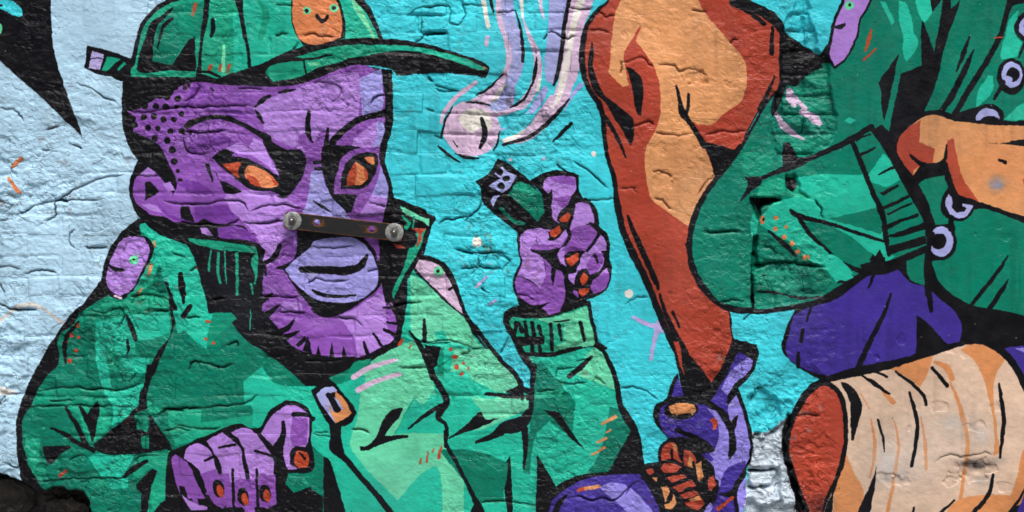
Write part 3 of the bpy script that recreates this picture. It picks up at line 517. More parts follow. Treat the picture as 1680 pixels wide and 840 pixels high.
# cuff
owner('jacketed_figure', 'cuff')
T(1340, 290)
P('K', '330,-290 440,-410 560,-270 700,-20 860,230 920,380 945,560 920,600 560,740 560,500 480,230'); P('GD', '430,52 690,-10 850,300 912,542 570,692 540,400 500,222'); P('GL', '410,-10 640,-10 700,42 580,92 460,62'); P('GL', '528,560 560,692 645,640 580,632')
P('GD', '310,-280 440,-390 640,-90 640,60 560,-10 430,0')
P('GL', '540,-190 640,-90 690,20 560,100 440,40 420,-20'); P('GD', '440,40 560,90 690,20 700,60 520,150')
S('K', '350,-170,26 470,-235,16'); S('K', '505,-20,12 640,-85,28'); S('K', '320,-300,20 430,-345,14')
for s in ('508,130 660,58 672,72 540,152', '518,252 780,128 792,150 540,272', '570,297 770,203 777,217 580,312', '560,390 820,293 832,322 700,362 570,437', '568,482 880,368 892,422 600,492', '588,562 880,478 888,542 590,632'): P('K', s)
S('K', '285,-282,40 350,-140,44 460,140,40 530,280,44 560,480,44 582,635,26'); S('K', '440,-400,44 560,-260,70 700,-20,80 800,150,90 895,330,80 925,560,60'); S('K', '920,575,50 760,645,56 560,722,70 400,745,40'); S('K', '0,-180,30 200,-265,40 440,-405,50')
# epaulette
owner('jacketed_figure', 'epaulette')
T(1340, 0)
P('PL', '240,-400 230,0 165,130 137,260 105,400 110,470 145,535 220,482 320,300 345,180 428,0 440,-400'); S('K', '225,-400,24 215,0,24 150,150,24 112,330,24 97,450,20 148,550,20 228,482,16 325,300,16 355,160,16 440,-5,20 450,-400,20'); E('MINT', 263, 43, 36); E('K', 264, 40, 13); P('K', '138,212 170,205 232,185 230,212 190,238 150,232')
owner('jacketed_figure', 'chain')
E('K', 1575, 622, 115, 150); E('GR', 1580, 606, 85, 105); E('K', 1590, 606, 55, 60); E('GR', 1552, 645, 36, 30); S('K', '1510,670,40 1440,800,26'); 
P('K', '1800,60 1680,95 1610,180 1602,250 1680,345 1800,340'); P('GR', '1800,120 1695,125 1640,200 1640,262 1695,305 1800,300'); E('K', 1740, 215, 60, 50); S('K', '1685,350,30 1640,465,12')
T(1340, 150); E('K', 1390, 210, 125, 108); E('GR', 1385, 222, 96, 86); E('K', 1400, 262, 92, 62)
T(1340, 290)
P('GD', '820,60 880,20 1040,-10 1062,80 1010,180 1020,262 1090,320 1070,382 960,392 930,302 900,202'); P('GD', '1110,350 1180,362 1290,262 1400,262 1680,362 2400,520 2400,1300 1680,1126 1500,1082 1250,1040 1100,960 1000,860 950,742 930,682 1060,662 1130,562 1120,442'); P('GD', '730,682 880,620 870,762 880,890 780,852 735,792')
E('K', 1140, 240, 140, 120); P('GR', '1040,200 1072,138 1102,190 1088,250 1130,292 1200,282 1212,250 1180,240 1178,215 1265,235 1232,302 1150,337 1080,312'); E('K', 1018, 532, 115, 145); E('GR', 1008, 526, 98, 126); E('K', 988, 522, 62, 66); P('K', '890,400 955,455 925,600 890,600'); S('K', '1090,335,46 1082,425,36')
owner('jacketed_figure', 'jacket')
S('K', '1550,640,12 1480,750,30 1250,1045,34'); P('K', '890,620 930,660 945,760 1000,860 1110,960 1260,1040 1500,1085 1300,1100 1100,1050 960,900 890,880'); T(1340, 440); S('K', '1550,90,10 1500,180,36 1385,350,44'); S('K', '650,0,24 720,90,30 800,140,30 900,170,30')
# hand of the figure
owner('jacketed_figure', 'orange_hand')
T(1340, 150)
P('K', '640,420 760,300 835,225 880,172 980,150 1110,200 1290,230 1500,250 1680,235 2400,150 2400,1200 1680,1070 1560,1010 1400,960 1290,930 1150,890 1080,830 1040,650 1000,610 860,640 780,700')
P('TN', '860,210 950,186 1090,232 1280,257 1500,277 2400,240 2400,1160 1680,1032 1560,982 1400,932 1300,902 1180,862 1110,822 1050,602 1060,422 1030,542 1000,582 920,602 830,602 775,682 650,482 660,422 700,342'); P('BR', '842,232 830,412 957,462 940,582 870,602 760,540 840,604 775,684 648,482 660,400 720,310'); P('TN', '780,640 835,605 775,684'); P('BR', '1060,402 1102,373 1132,500 1182,702 1262,822 1330,912 1180,862 1100,782 1050,602')
O('OR', 1500, 600, 500, 300, .3)
S('K', '760,518,20 830,580,36 930,602,44 1020,572,36 1055,435,12'); S('K', '1040,590,46 1090,780,56 1130,850,50 1250,890,36 1500,975,36 1680,1035,44 2400,1180,44'); P('K', '1375,415 1550,413 1582,398 2400,470 2400,520 1570,432'); S('K', '1475,558,22 1532,576,28'); P('K', '1590,982 1680,1012 1680,1062 1600,1022'); P('BR', '1672,705 2400,690 2400,780 1675,772'); O('ST', 1455, 748, 66, 60, .9); O('GR', 1455, 748, 50, 46, .4)
# ---- violet trousers
owner('jacketed_figure', 'trousers')
U(); P('K', '1304,508 1340,500 1394,466 1423,452 1470,448 1500,462 1525,475 1545,500 1575,540 1580,562 1565,575 1520,582 1440,602 1360,625 1345,622 1298,592 1283,575 1287,545')
T(1340, 440)
P('VI', '-190,380 -100,335 0,300 150,255 300,150 430,62 560,45 655,10 760,112 900,160 960,210 1050,290 1132,370 1177,480 1152,602 1075,637 830,390 810,382 805,692 640,752 340,832 110,872 -190,762 -250,690 -228,540')
S('K', '600,208,16 540,380,36 430,600,40 315,850,50'); S('K', '462,50,26 422,155,20'); S('K', '900,150,60 930,345,34'); T(1200, 430); S('K', '645,365,18 608,475,22'); S('K', '578,548,24 560,640,36'); S('K', '540,740,30 545,850,30')
# ---- rolled pale cylinder
owner('pale_roll', 'roll_body')
U(); P('K', '1355,618 1480,587 1590,560 1620,565 1650,583 1685,620 1760,700 1760,960 1300,960 1308,840 1290,760 1285,715 1297,680 1322,640')
T(1340, 560)
P('BE', '110,327 340,282 600,222 950,112 1250,22 1320,22 1450,82 1540,162 1620,280 1690,420 2300,800 1760,900 1650,1160 1540,1320 1300,1900 -150,1900 130,1200 220,1000 240,700 215,500 150,370')
P('BO', '600,222 940,110 900,262 840,372 700,270 620,240'); P('BO', '1160,67 1260,20 1330,25 1450,80 1524,150 1450,272 1430,402 1460,700 1482,900 1432,930 1440,750 1402,500 1350,300 1270,150')
T(1340, 670)
P('BO', '248,378 300,520 382,690 330,850 260,1300 80,1300 130,840 150,640 210,430'); P('BO', '1130,750 1430,690 1440,702 1570,702 1622,560 1650,400 1690,300 2300,700 1600,800 1560,850 1400,1300 1000,1300 1050,850')
for s in ('440,90,12 470,250,26 460,420,26 430,560,16', '630,100,10 665,280,24 645,450,26 620,620,26 570,850,30', '845,70,8 880,300,30 885,490,24', '1160,-30,30 1215,200,36 1220,380,36 1190,560,30 1165,750,30'): S('BO', s)
T(1340, 560)
for s in ('950,165,18 1050,210,56 1095,300,46', '1080,330,16 1150,500,28 1180,640,30', '540,410,24 615,490,46', '350,420,8 430,550,8'): S('BO', s)
for x, y, rx, ry, a in ((1000, 760, 500, 260, .14), (700, 1000, 300, 220, .2), (1330, 760, 70, 80, .3), (560, 980, 90, 160, .3), (1120, 660, 120, 60, .25)): O('LB3', x, y, rx, ry, a)
P('K', '193,325 250,340 320,410 367,540 340,640 300,803 280,803 274,640 270,500')
for s in ('370,278,16 480,350,40 588,428,16', '458,238,16 572,288,20', '642,248,20 780,350,30 870,450,30 885,512,22', '750,415,20 800,580,34 815,700,34 800,840,30 770,1010,28', '935,213,26 1058,360,32', '1475,340,16 1500,500,34 1515,640,34 1500,800,30 1485,940,22', '495,638,20 540,800,20 546,895,8'): S('K', s)
T(1340, 670)
P('K', '482,465 472,620 430,850 380,1300 260,1300 330,840 400,690 450,580'); P('K', '142,655 132,740 90,1300 0,1300 60,840 90,760'); S('K', '1430,535,22 1400,680,34 1270,850,36'); S('K', '1118,745,14 1000,850,28'); S('K', '790,805,18 770,900,30')
for x, y, rx, ry, a in ((1290, 450, 140, 46, .72), (1330, 590, 90, 60, .4), (560, 565, 80, 26, .45), (700, 545, 60, 50, .3), (1480, 420, 60, 30, .4)): O('ST' if a < .5 else 'K', x, y, rx, ry, a)
S('K', '1690,650,20 1640,740,20 1560,850,24')
owner('pale_roll', 'roll_end')
T(1340, 560)
P('BR', '60,350 150,402 202,520 222,700 212,850 150,1090 60,1300 0,1900 -140,1900 -130,1230 -190,1000 -222,850 -180,650 -80,450'); O('RO', 0, 1000, 120, 260, .5); O('K', 20, 1330, 120, 90, .5)
S('K', '50,335,36 100,345,40 180,420,40 225,560,40 236,750,34 215,960,36 170,1100,24 130,1230,20'); S('K', '60,325,36 -60,415,44 -160,560,44 -222,700,40 -250,830,48 -220,980,44 -150,1200,44 -80,1420,56 -60,1900,60')
owner('jacketed_figure', 'violet_sleeve')
T(1340, 560)
P('VI', '1520,58 1600,40 2400,0 2400,560 1720,330 1620,170'); P('VL', '1600,52 2400,30 2400,260 1680,90'); S('K', '1480,70,60 1560,130,46 1640,250,46 1740,420,46 1800,520,46')
T(1340, 670); P('VI', '1700,660 1620,850 1560,1300 2400,1300 2400,600')
# ---------------------------------------------------------------- relief of the wall (1 cell = 1 unit)
GW, GH = X1 - X0, Y1 - Y0
rng = np.random.default_rng(11)
def noise(sx, sy=None, seed=0):
    """smooth value noise, -1..1, over the wall"""
    sy = sx if sy is None else sy
    r = np.random.default_rng(seed)
    nx, ny = int(GW / sx) + 4, int(GH / sy) + 4
    g = r.uniform(-1, 1, (ny, nx)).astype(np.float32)
    ox, oy = r.random(2)
    x = np.arange(GW, dtype=np.float32) / sx + ox; y = np.arange(GH, dtype=np.float32) / sy + oy
    xi = x.astype(int); yi = y.astype(int); fx = x - xi; fy = y - yi
    fx = fx * fx * fx * (fx * (fx * 6 - 15) + 10); fy = fy * fy * fy * (fy * (fy * 6 - 15) + 10)
    a = g[yi][:, xi] * (1 - fx) + g[yi][:, xi + 1] * fx
    b = g[yi + 1][:, xi] * (1 - fx) + g[yi + 1][:, xi + 1] * fx
    return a * (1 - fy[:, None]) + b * fy[:, None]
def fbm(s, seed, n=4, ay=1.0, gain=.5):
    o = np.zeros((GH, GW), np.float32); a = 1; t = 0
    for i in range(n):
        o += a * noise(s / 2**i, s * ay / 2**i, seed + i * 17); t += a; a *= gain
    return o / t * 1.6
def sstep(a, b, x):
    t = np.clip((x - a) / (b - a), 0, 1); return t * t * (3 - 2 * t)
def blur(a, n=1):
    for _ in range(n):
        p = np.pad(a, 1, mode='edge')
        a = (p[:-2, 1:-1] + 2 * a + p[2:, 1:-1]) / 4
        p = np.pad(a, 1, mode='edge')
        a = (p[1:-1, :-2] + 2 * a + p[1:-1, 2:]) / 4
    return a
YY, XX = np.mgrid[0:GH, 0:GW].astype(np.float32); XX += X0 + .5; YY += Y0 + .5
def blob(x0, y0, x1, y1, soft=40):
    return sstep(x0 - soft, x0 + soft, XX) * (1 - sstep(x1 - soft, x1 + soft, XX)) * sstep(y0 - soft, y0 + soft, YY) * (1 - sstep(y1 - soft, y1 + soft, YY))
def area(s):                                   # polygon mask in units
    U(); f = fill(to_tex(parse(s))); m = np.zeros((TH, TW), np.float32)
    k, x, y = f; m[y:y+k.shape[0], x:x+k.shape[1]] = k
    return m.reshape(GH, R, GW, R).mean((1, 3))
def warp(a, amp, s, seed):
    dx = (noise(s, seed=seed) * amp).astype(int); dy = (noise(s, seed=seed + 1) * amp).astype(int)
    yi = np.clip(np.arange(GH)[:, None] + dy, 0, GH - 1); xi = np.clip(np.arange(GW)[None] + dx, 0, GW - 1)
    return a[yi, xi]
# where the render is smooth, where bricks show through, where the paint is crusty
right = sstep(1335, 1385, XX + 10 * noise(60, seed=3))
channel = area('1309,-110 1305,15 1285,35 1282,60 1283,140 1272,160 1269,210 1268,240 1275,255 1290,262 1330,255 1360,235 1372,215 1372,200 1367,170 1362,140 1359,103 1345,85 1338,50 1327,20 1325,-110')
lower = area('1234,430 1240,434 1280,428 1345,440 1366,460 1350,480 1300,497 1237,508')
limb = blob(975, -200, 1225, 560, 30); chest = blob(535, 690, 710, 1000, 40); topleft = blob(90, -200, 215, 125, 25)
brickiness = np.clip(.15 + .75 * blob(640, -200, 950, 320) + .6 * blob(640, 320, 860, 520) + .35 * blob(215, -200, 640, 330) + .5 * blob(20, 480, 290, 960) + .4 * blob(250, 560, 480, 780)
    + .55 * blob(720, 500, 900, 700) + .35 * blob(-200, 280, 230, 600) + .3 * blob(430, 330, 680, 600), 0, 1)
brickiness *= (1 - right) * (1 - .85 * limb) * (1 - .8 * chest) * (1 - .7 * topleft)
brickiness = np.maximum(brickiness, np.maximum(channel, .7 * lower))
crust = np.clip(.55 + .5 * fbm(120, 40, 3), .05, 1) * (1 - .93 * right) * (1 - .55 * limb) * (1 - .7 * chest) * (1 - .5 * topleft)
crust += .12 * blob(-200, 130, 235, 1000, 30)
gap = area('1234,710 1252,716 1278,700 1300,678 1291,720 1294,760 1308,800 1317,830 1330,990 1210,990 1222,840 1228,770')
crust = np.maximum(crust, .8 * np.maximum(channel, lower)); crust = np.maximum(crust, 1.5 * blur(gap, 3))
# brick bond
ROW, LEN = 33.0, 98.0
wob = 5.0 * noise(150, 80, 51) + 2.2 * noise(46, 34, 52)
yb = YY + wob - 21
row = np.floor(yb / ROW).astype(int)
rr = np.random.default_rng(5); rows_off = rr.uniform(-9, 9, 200)
xb = XX + 2.0 * noise(60, 30, 53) + (row % 2) * LEN / 2 + rows_off[row + 60]
col = np.floor(xb / LEN).astype(int)
fy = yb - row * ROW; fx = xb - col * LEN
hd = rr.random((200, 60))[row + 60, col + 20]                      # some cells are two headers
half = (hd > .78); fx = np.where(half, fx % (LEN / 2), fx); wdt = np.where(half, LEN / 2, LEN)
dj = np.minimum(np.minimum(fy, ROW - fy), np.minimum(fx, wdt - fx)) + 1.1 * noise(9, seed=54) + .7 * noise(4, seed=55)
sub = np.where(half & ((xb - col * LEN) > LEN / 2), 1, 0)
bid = (row + 60) * 1000 + (col + 20) * 2 + sub
ub, inv = np.unique(bid, return_inverse=True); inv = inv.reshape(bid.shape)
boff = rr.normal(0, .8, len(ub))[inv]; btx = rr.normal(0, .02, len(ub))[inv]
joint = 1 - sstep(0.4, 4.2, dj)
jdep = .25 + 6.0 * np.clip(noise(62, 36, 61) * .8 + noise(25, 16, 62) * .35 + .02, 0, 1) + 2.6 * channel
H = 3.6 * fbm(190, 70, 3) * (1 - .8 * right)
H += brickiness * (1.5 * boff + btx * (fx - wdt / 2) - jdep * joint)
H += crust * (.95 * fbm(42, 80, 4, .7, .45) + .75 * fbm(13, 90, 3, .6))
# layers of old paint that flaked off, with sharp little edges
fl = fbm(70, 100, 4, .75); fl2 = fbm(34, 110, 4, .7); fl3 = fbm(20, 115, 4, .6)
H -= crust * (2.6 * sstep(.30, .33, fl) + 2.0 * sstep(.52, .55, fl) + 1.5 * sstep(.38, .41, fl2) + 1.2 * sstep(.46, .49, fl3)) + .0
H += crust * .8 * sstep(.36, .40, -fl2)
# networks of short cracks in the thick paint
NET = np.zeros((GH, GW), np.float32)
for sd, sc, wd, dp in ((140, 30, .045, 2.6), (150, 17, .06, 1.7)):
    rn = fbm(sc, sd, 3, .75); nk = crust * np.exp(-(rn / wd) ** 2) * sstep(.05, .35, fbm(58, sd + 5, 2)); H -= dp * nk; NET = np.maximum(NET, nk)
H += (1 - .75 * right) * (.26 * fbm(7, 120, 2, .55) + .1) * (.5 + crust)
H += (.10 + .34 * crust) * fbm(4.2, 131, 2, .7, .6) + crust * .45 * fbm(8, 133, 2, .6)
H += .09 * fbm(5, 130, 2, .5) + right * (.8 * fbm(160, 140, 2))
# cracks: groove + overhanging upper lip
OPEN = np.zeros((GH, GW), np.float32)                             # open cracks: how far their lines are toned darker
def CR(s, depth=5.0, lip=2.0, w=1.35):
    global H
    q = to_tex(parse(s)) / R
    q = curve(q, False, 80, 5) if len(q) > 2 else q
    # jitter for a broken line
    pts = []; dr = np.zeros(2)
    for a, b in zip(q[:-1], q[1:]):
        n = max(1, int(np.hypot(*(b - a)) / 4))
        for i in range(n):
            dr = dr * .8 + rng.normal(0, .6, 2); pts.append(a + (b - a) * i / n + dr + rng.normal(0, .45, 2))
    pts.append(q[-1]); pts = np.array(pts)
    m = 26
    x0 = max(0, int(pts[:, 0].min()) - m); x1 = min(GW, int(pts[:, 0].max()) + m); y0 = max(0, int(pts[:, 1].min()) - m); y1 = min(GH, int(pts[:, 1].max()) + m)
    if x1 <= x0 or y1 <= y0: return
    yy, xx = np.mgrid[y0:y1, x0:x1].astype(np.float32) + .5
    D = np.full(yy.shape, 1e9, np.float32); SG = np.zeros_like(D); TT = np.zeros_like(D)
    for i, ((ax, ay), (bx, by)) in enumerate(zip(pts[:-1], pts[1:])):
        if bx < ax: ax, ay, bx, by = bx, by, ax, ay
        dx, dy = bx - ax, by - ay; L = dx*dx + dy*dy + 1e-6
        t = np.clip(((xx - ax) * dx + (yy - ay) * dy) / L, 0, 1)
        d = np.hypot(xx - ax - t*dx, yy - ay - t*dy); c = dx * (yy - ay) - dy * (xx - ax)
        k = d < D; D[k] = d[k]; SG[k] = np.sign(c[k]); TT[k] = (i + t[k]) / (len(pts) - 1)
    taper = np.minimum(1, 7 * np.minimum(TT, 1 - TT) + .25)
    var = .55 + .45 * noise(25, seed=200)[y0:y1, x0:x1] + .25
    H[y0:y1, x0:x1] -= 1.2 * depth * taper * var * np.exp(-(D / w) ** 2)
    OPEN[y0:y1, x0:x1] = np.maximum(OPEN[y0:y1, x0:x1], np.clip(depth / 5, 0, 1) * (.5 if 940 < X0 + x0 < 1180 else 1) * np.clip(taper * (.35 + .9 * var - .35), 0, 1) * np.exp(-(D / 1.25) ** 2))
    H[y0:y1, x0:x1] -= lip * taper * SG * np.exp(-D / 4.5) * .5
for t, lines in (
 ((0, 280), '450,240 560,180 700,110 830,55 1000,35;130,360 230,310 300,270 440,240;440,240 442,300 440,370 360,405;450,240 560,240 820,235;-100,240 0,250 60,270 110,290;-100,400 0,400 100,390;600,480 560,510 560,590 600,630;680,625 840,620;-60,770 0,775 100,780 160,800;190,835 290,810 400,810 450,830'),
 ((0, 440), '-100,310 0,300 80,330 290,330;0,130 30,200;1060,235 1200,220 1360,260;1170,345 1370,345;1510,405 1620,400;740,340 850,370 960,330 1010,380 960,450'),
 ((0, 130), '0,230 60,240 100,240 150,290 190,340;550,530 600,535 660,560;630,30 750,80 850,160 940,190;330,570 400,575;380,410 480,380'),
 ((190, 120), '60,300 200,310 400,290 490,270 640,275 800,270 900,270 1120,270;560,470 700,480 900,460;550,500 560,600 600,650 700,650 760,640;980,120 1180,130;560,230 640,150 660,90'),
 ((190, 270), '400,300 480,320 700,320 950,295 1020,310 1070,380;500,475 750,480 960,475 1000,450;1130,475 1230,470 1330,450;1100,380 1200,340 1330,320 1450,345 1500,360;180,90 300,95 380,100'),
 ((400, 320), '0,220 100,225 200,215 320,200;550,425 680,430 800,410 900,410;1020,60 1080,70 1150,90;500,720 600,680 700,700 850,690;1000,620 1090,605'),
 ((400, 470), '130,70 300,80 440,80;280,210 500,210;740,250 850,265 900,270 960,320;1200,170 1300,130 1450,120;1250,225 1330,220;1340,400 1500,450 1680,450;1250,650 1350,660 1470,650;500,600 640,605 820,580'),
 ((140, 340), '380,720 520,710 660,740;500,830 670,830;1030,760 1080,740 1120,740;0,330 170,320;850,520 900,480;700,370 820,420'),
 ((0, 600), '300,210 400,185 630,165 700,185 800,180 960,195 1080,160 1160,130;400,285 600,275;-20,350 50,250 170,225;150,330 500,320 800,325 1120,328;1280,400 1340,360 1460,350 1540,345 1680,340;1330,530 1450,500 1550,520'),
 ((0, 670), '300,585 500,575 800,570 1040,555;640,600 720,600;1115,450 1115,400 1160,385 1300,380;60,450 130,490 190,460;560,430 620,380 700,390'),
 ((240, 640), '450,160 560,130 700,120 830,100 900,40;1350,350 1500,370;170,160 300,170;240,290 400,310 600,300'),
 ((240, 470), '340,680 380,620 450,615 560,650 600,660 700,630;640,480 730,450 740,480'),
 ((460, 0), '-40,45 100,45;1080,340 1150,300 1170,270 1350,265;1140,130 1140,260;1030,130 1120,60 1220,45 1340,40 1370,60 1375,180 1440,200 1480,160 1500,120 1480,40 1680,45;1200,620 1230,660;1260,720 1330,735 1420,735;730,830 780,780 850,760;180,280 260,275 320,290 440,295;100,400 140,340;260,670 350,665 460,690 490,740 460,810;-40,290 60,270'),
 ((700, 0), '970,255 1020,260 1080,295 1150,310 1210,290;945,325 975,270;560,95 640,95 720,80;1400,95 1450,130 1520,125;1330,240 1400,240 1480,265;1150,60 1250,70 1340,60;60,680 150,720 260,740;10,620 50,660'),
 ((700, 120), '0,290 60,310;60,510 130,530;1050,740 1130,800'),
 ((940, 0), '390,510 460,505 530,465 570,480 620,530 650,545;690,525 760,525 820,535 860,580 900,575 960,565 1040,580 1080,610;1270,350 1300,325 1345,318;970,90 1085,90;380,600 390,510'),
 ((940, 150), '480,290 560,260 620,245 660,270;660,335 780,350 970,340;1070,350 1200,315 1280,330 1400,320;1010,830 1080,740 1130,700 1150,640;640,650 720,650 790,690;0,560 100,620 200,700 280,780'),
 ((960, 300), '950,400 1080,410 1150,395 1260,400;560,130 620,140 700,210;0,140 230,130;1440,510 1500,520 1550,580;280,40 400,30 400,70'),
 ((640, 320), '380,240 450,200 530,190 580,175 640,180;520,435 640,460 720,470 850,460 960,480;720,500 720,570 770,590 910,600;860,470 910,490 970,520 970,540 920,590;580,600 720,590;730,745 780,790;740,60 720,110 620,200'),
 ((640, 450), '30,260 150,230 260,220;70,320 160,325;290,550 450,545 600,570 680,600 820,595;660,610 620,640 580,650'),
 ((480, 560), '870,215 950,215 1020,210 1090,215;1350,95 1430,90 1440,60;180,745 290,740;480,720 560,720 620,740'),
 ((780, 500), '650,600 670,530 700,520 820,510;490,715 640,690;660,610 720,640 900,630;960,590 1000,610 1050,640;1170,680 1300,670 1400,720 1480,770;200,400 270,260;820,460 930,440'),
 ((780, 370), '0,235 130,210 220,230 290,290;1230,640 1260,600 1330,580 1400,585;340,560 420,580 470,600'),
 ((780, 670), '40,770 150,750 300,760 400,770 490,790;750,720 850,715 950,745 1030,725 1110,750 1190,700 1240,650 1320,600'),
 ((1000, 440), '900,275 1000,265 1100,270;1080,420 1140,370'),
 ((1120, 280), '170,490 260,500 350,495 470,495;650,620 700,615 740,650 760,700;1080,240 1120,300 1140,390'),
 ((1200, 560), '520,610 600,600 720,610;190,420 210,385 260,380;160,480 180,430'),
 ((1340, 670), '970,430 1020,390 1100,375 1180,395 1290,385 1360,360 1420,370')):
    T(*t)
    for ln in lines.split(';'): CR(ln, 4.6 if t[0] < 1300 else 2.2, 1.9 if t[0] < 900 else 1.2)
for t, lines in (((460, 0), '1170,270 1260,268 1350,265'), ((0, 280), '440,245 480,240 540,255'), ((0, 440), '90,332 200,332 290,330'), ((1000, 440), '1155,-60 1158,60 1160,150 1166,330'), ((1120, 280), '590,765 800,735 1000,760 1150,782'), ((960, 670), '1330,505 1450,512 1560,500;1330,645 1460,640'), ((640, 320), '770,592 910,602;540,440 680,475')):
    T(*t)
    for ln in lines.split(';'): CR(ln, 10, 3.5, 2.0)
# pits, patches and shallow scars in the smooth render
def PIT(x, y, rx, ry, d, seed=0):
    global H
    e = np.hypot((XX - x) / rx, (YY - y) / ry) + (.42 * noise(7, seed=300 + seed) + .3 * noise(16, seed=340 + seed))
    H -= d * (1 - sstep(.8, 1.0, e)) * (.6 + .5 * noise(9, seed=380 + seed)) - .0 * d * np.exp(-((e - 1.15) / .16) ** 2)
for i, p in enumerate(((1463, 788, 24, 12, 2.6), (1598, 774, 36, 18, 3), (1600, 700, 18, 12, 1.6), (1540, 668, 18, 8, 1.4), (1492, 703, 5, 7, 2), (1365, 306, 24, 12, 1.5), (1439, 585, 7, 5, 3.5), (1383, 533, 4, 3, 2.5), (1480, 557, 8, 11, 1.4), (1560, 790, 14, 10, 2), (1650, 800, 14, 8, 2), (1462, 724, 6, 5, 1.5),
    (1025, 57, 6, 6, 1.2), (1145, 128, 24, 12, 4), (1203, 138, 12, 10, 1.8), (1082, 245, 9, 9, 1.2), (1086, 296, 18, 14, 2), (1173, 545, 9, 7, 2.2), (1103, 486, 8, 6, 2), (1053, 689, 6, 6, 1.2), (905, 725, 9, 8, 1.6), (915, 780, 9, 9, 1.6), (1638, 372, 6, 5, 1.4), (1652, 388, 14, 6, 1.4), (1600, 384, 3, 3, 2), (378, 572, 13, 11, 2), (326, 610, 20, 14, 1.4), (1630, 670, 12, 8, 1.5),
    (1380, 568, 40, 16, .9), (1345, 545, 14, 8, 1.6), (1575, 575, 22, 12, 1.4), (1220, 460, 7, 6, 3), (12, 238, 4, 7, 7), (628, 20, 14, 10, 2), (690, 340, 30, 20, 1.5), (530, 152, 60, 18, 1.8))): PIT(*p, seed=i)
# broken-out places
def HOLE(s, depth, rough=.0, seed=0, soft=2, wamp=5):
    global H
    m = blur(warp(area(s), wamp, 11, 400 + seed), soft)
    H -= m * (depth + rough * fbm(26, 420 + seed, 3))
HOLE('1309,-110 1305,15 1285,35 1282,60 1283,140 1272,160 1269,210 1268,240 1275,255 1290,262 1330,255 1360,235 1372,215 1372,200 1367,170 1362,140 1359,103 1345,85 1338,50 1327,20 1325,-110', 6, 2, 1)
HOLE('1234,430 1240,434 1280,428 1345,440 1366,460 1350,480 1300,497 1237,508', 5, 3, 2)
HOLE('1231,325 1272,324 1284,328 1258,336 1246,346 1243,362 1234,340', 20, 5, 3, 1, 3)
HOLE('1237,388 1244,386 1243,420 1236,418', 16, 0, 4, 1, 3); HOLE('1233,416 1240,412 1244,430 1260,434 1236,440', 14, 4, 5, 1, 3)
HOLE('1289,288 1306,290 1310,305 1326,324 1300,320 1288,306', 9, 5, 6, 2)
HOLE('1228,650 1248,634 1282,660 1280,676 1262,700 1234,706 1226,680', 5, 5, 7)
HOLE('1234,710 1252,716 1278,700 1300,678 1291,720 1294,760 1308,800 1317,830 1330,990 1210,990 1222,840 1228,770', 15, 3, 8, 1)
def STONE(s, d, seed):
    global H
    m = blur(warp(area(s), 4, 9, 500 + seed), 2); H += m * (d + 1.6 * fbm(16, 510 + seed, 3))
STONE('1236,716 1262,714 1284,708 1284,738 1278,770 1230,771', 10, 1); STONE('1229,776 1276,774 1266,796 1234,798', 12, 2); STONE('1281,752 1294,768 1310,828 1285,832 1279,800', 12, 3); STONE('1222,803 1272,801 1279,824 1250,832 1222,815', 11, 4)
HOLE('-200,768 0,773 22,785 45,798 60,806 78,806 88,800 110,806 132,808 148,828 156,990 -200,990', 36, 4, 9, 1)
STONE('-30,786 20,790 46,806 50,838 20,850 -40,845', 7, 5); STONE('62,824 110,820 138,834 130,900 70,900', 5, 6)
HOLE('1265,150 1275,150 1270,215 1264,225', 4, 2, 10)
H += gap * (0.8 * fbm(12, 700, 3, .7) - 2.6 * np.exp(-(fbm(30, 710, 3, .6) / .045) ** 2))
Hs = blur(H, 1)
# ---------------------------------------------------------------- the two pictures that carry colour and fine relief
def srgb(v): return v
lut = np.array(PALV, np.float32) / 255
def up(a): return np.repeat(np.repeat(a, R, 0), R, 1)
dxw = np.rint(up(noise(9, seed=601)) * 1.5 + up(noise(3.2, seed=603)) * .9).astype(int); dyw = np.rint(up(noise(9, seed=602)) * 1.5 + up(noise(3.2, seed=604)) * .9).astype(int)
yi = np.clip(np.arange(TH)[:, None] + dyw, 0, TH - 1); xi = np.clip(np.arange(TW)[None] + dxw, 0, TW - 1)
IM = lut[IDX[yi, xi]]
NG = up(fbm(6, 690, 3, .8, .7))
for (c, x, y, rx, ry, a) in SOFT:
    x0 = max(0, int((x - 2.5*rx - X0) * R)); x1 = min(TW, int((x + 2.5*rx - X0) * R)); y0 = max(0, int((y - 2.5*ry - Y0) * R)); y1 = min(TH, int((y + 2.5*ry - Y0) * R))
    yy, xx = np.mgrid[y0:y1, x0:x1]
    g = a * np.exp(-(((xx / R + X0 - x) / rx) ** 2 + ((yy / R + Y0 - y) / ry) ** 2) * 1.2)
    g = np.clip(g * (1 + .5 * NG[y0:y1, x0:x1]), 0, 1); g = (g * (IDX[y0:y1, x0:x1] != PAL['K']))[..., None]
    IM[y0:y1, x0:x1] = IM[y0:y1, x0:x1] * (1 - g) + lut[PAL[c]] * g
for ch in range(3): IM[..., ch] = blur(IM[..., ch], 1)
# uneven coverage, roller marks, faded patches
cov = 1 + .06 * fbm(90, 620, 3) + .04 * fbm(12, 630, 3, .6) - .09 * np.clip(fbm(9, 635, 2, 14) * (noise(120, seed=636) + .3), 0, 1)
IM *= up(cov)[..., None]
fade = up(np.clip(fbm(150, 640, 3) - .1, 0, 1) * .10 * (1 - right * .6))[..., None]
IM = IM * (1 - fade) + np.array((.62, .66, .72), np.float32) * fade
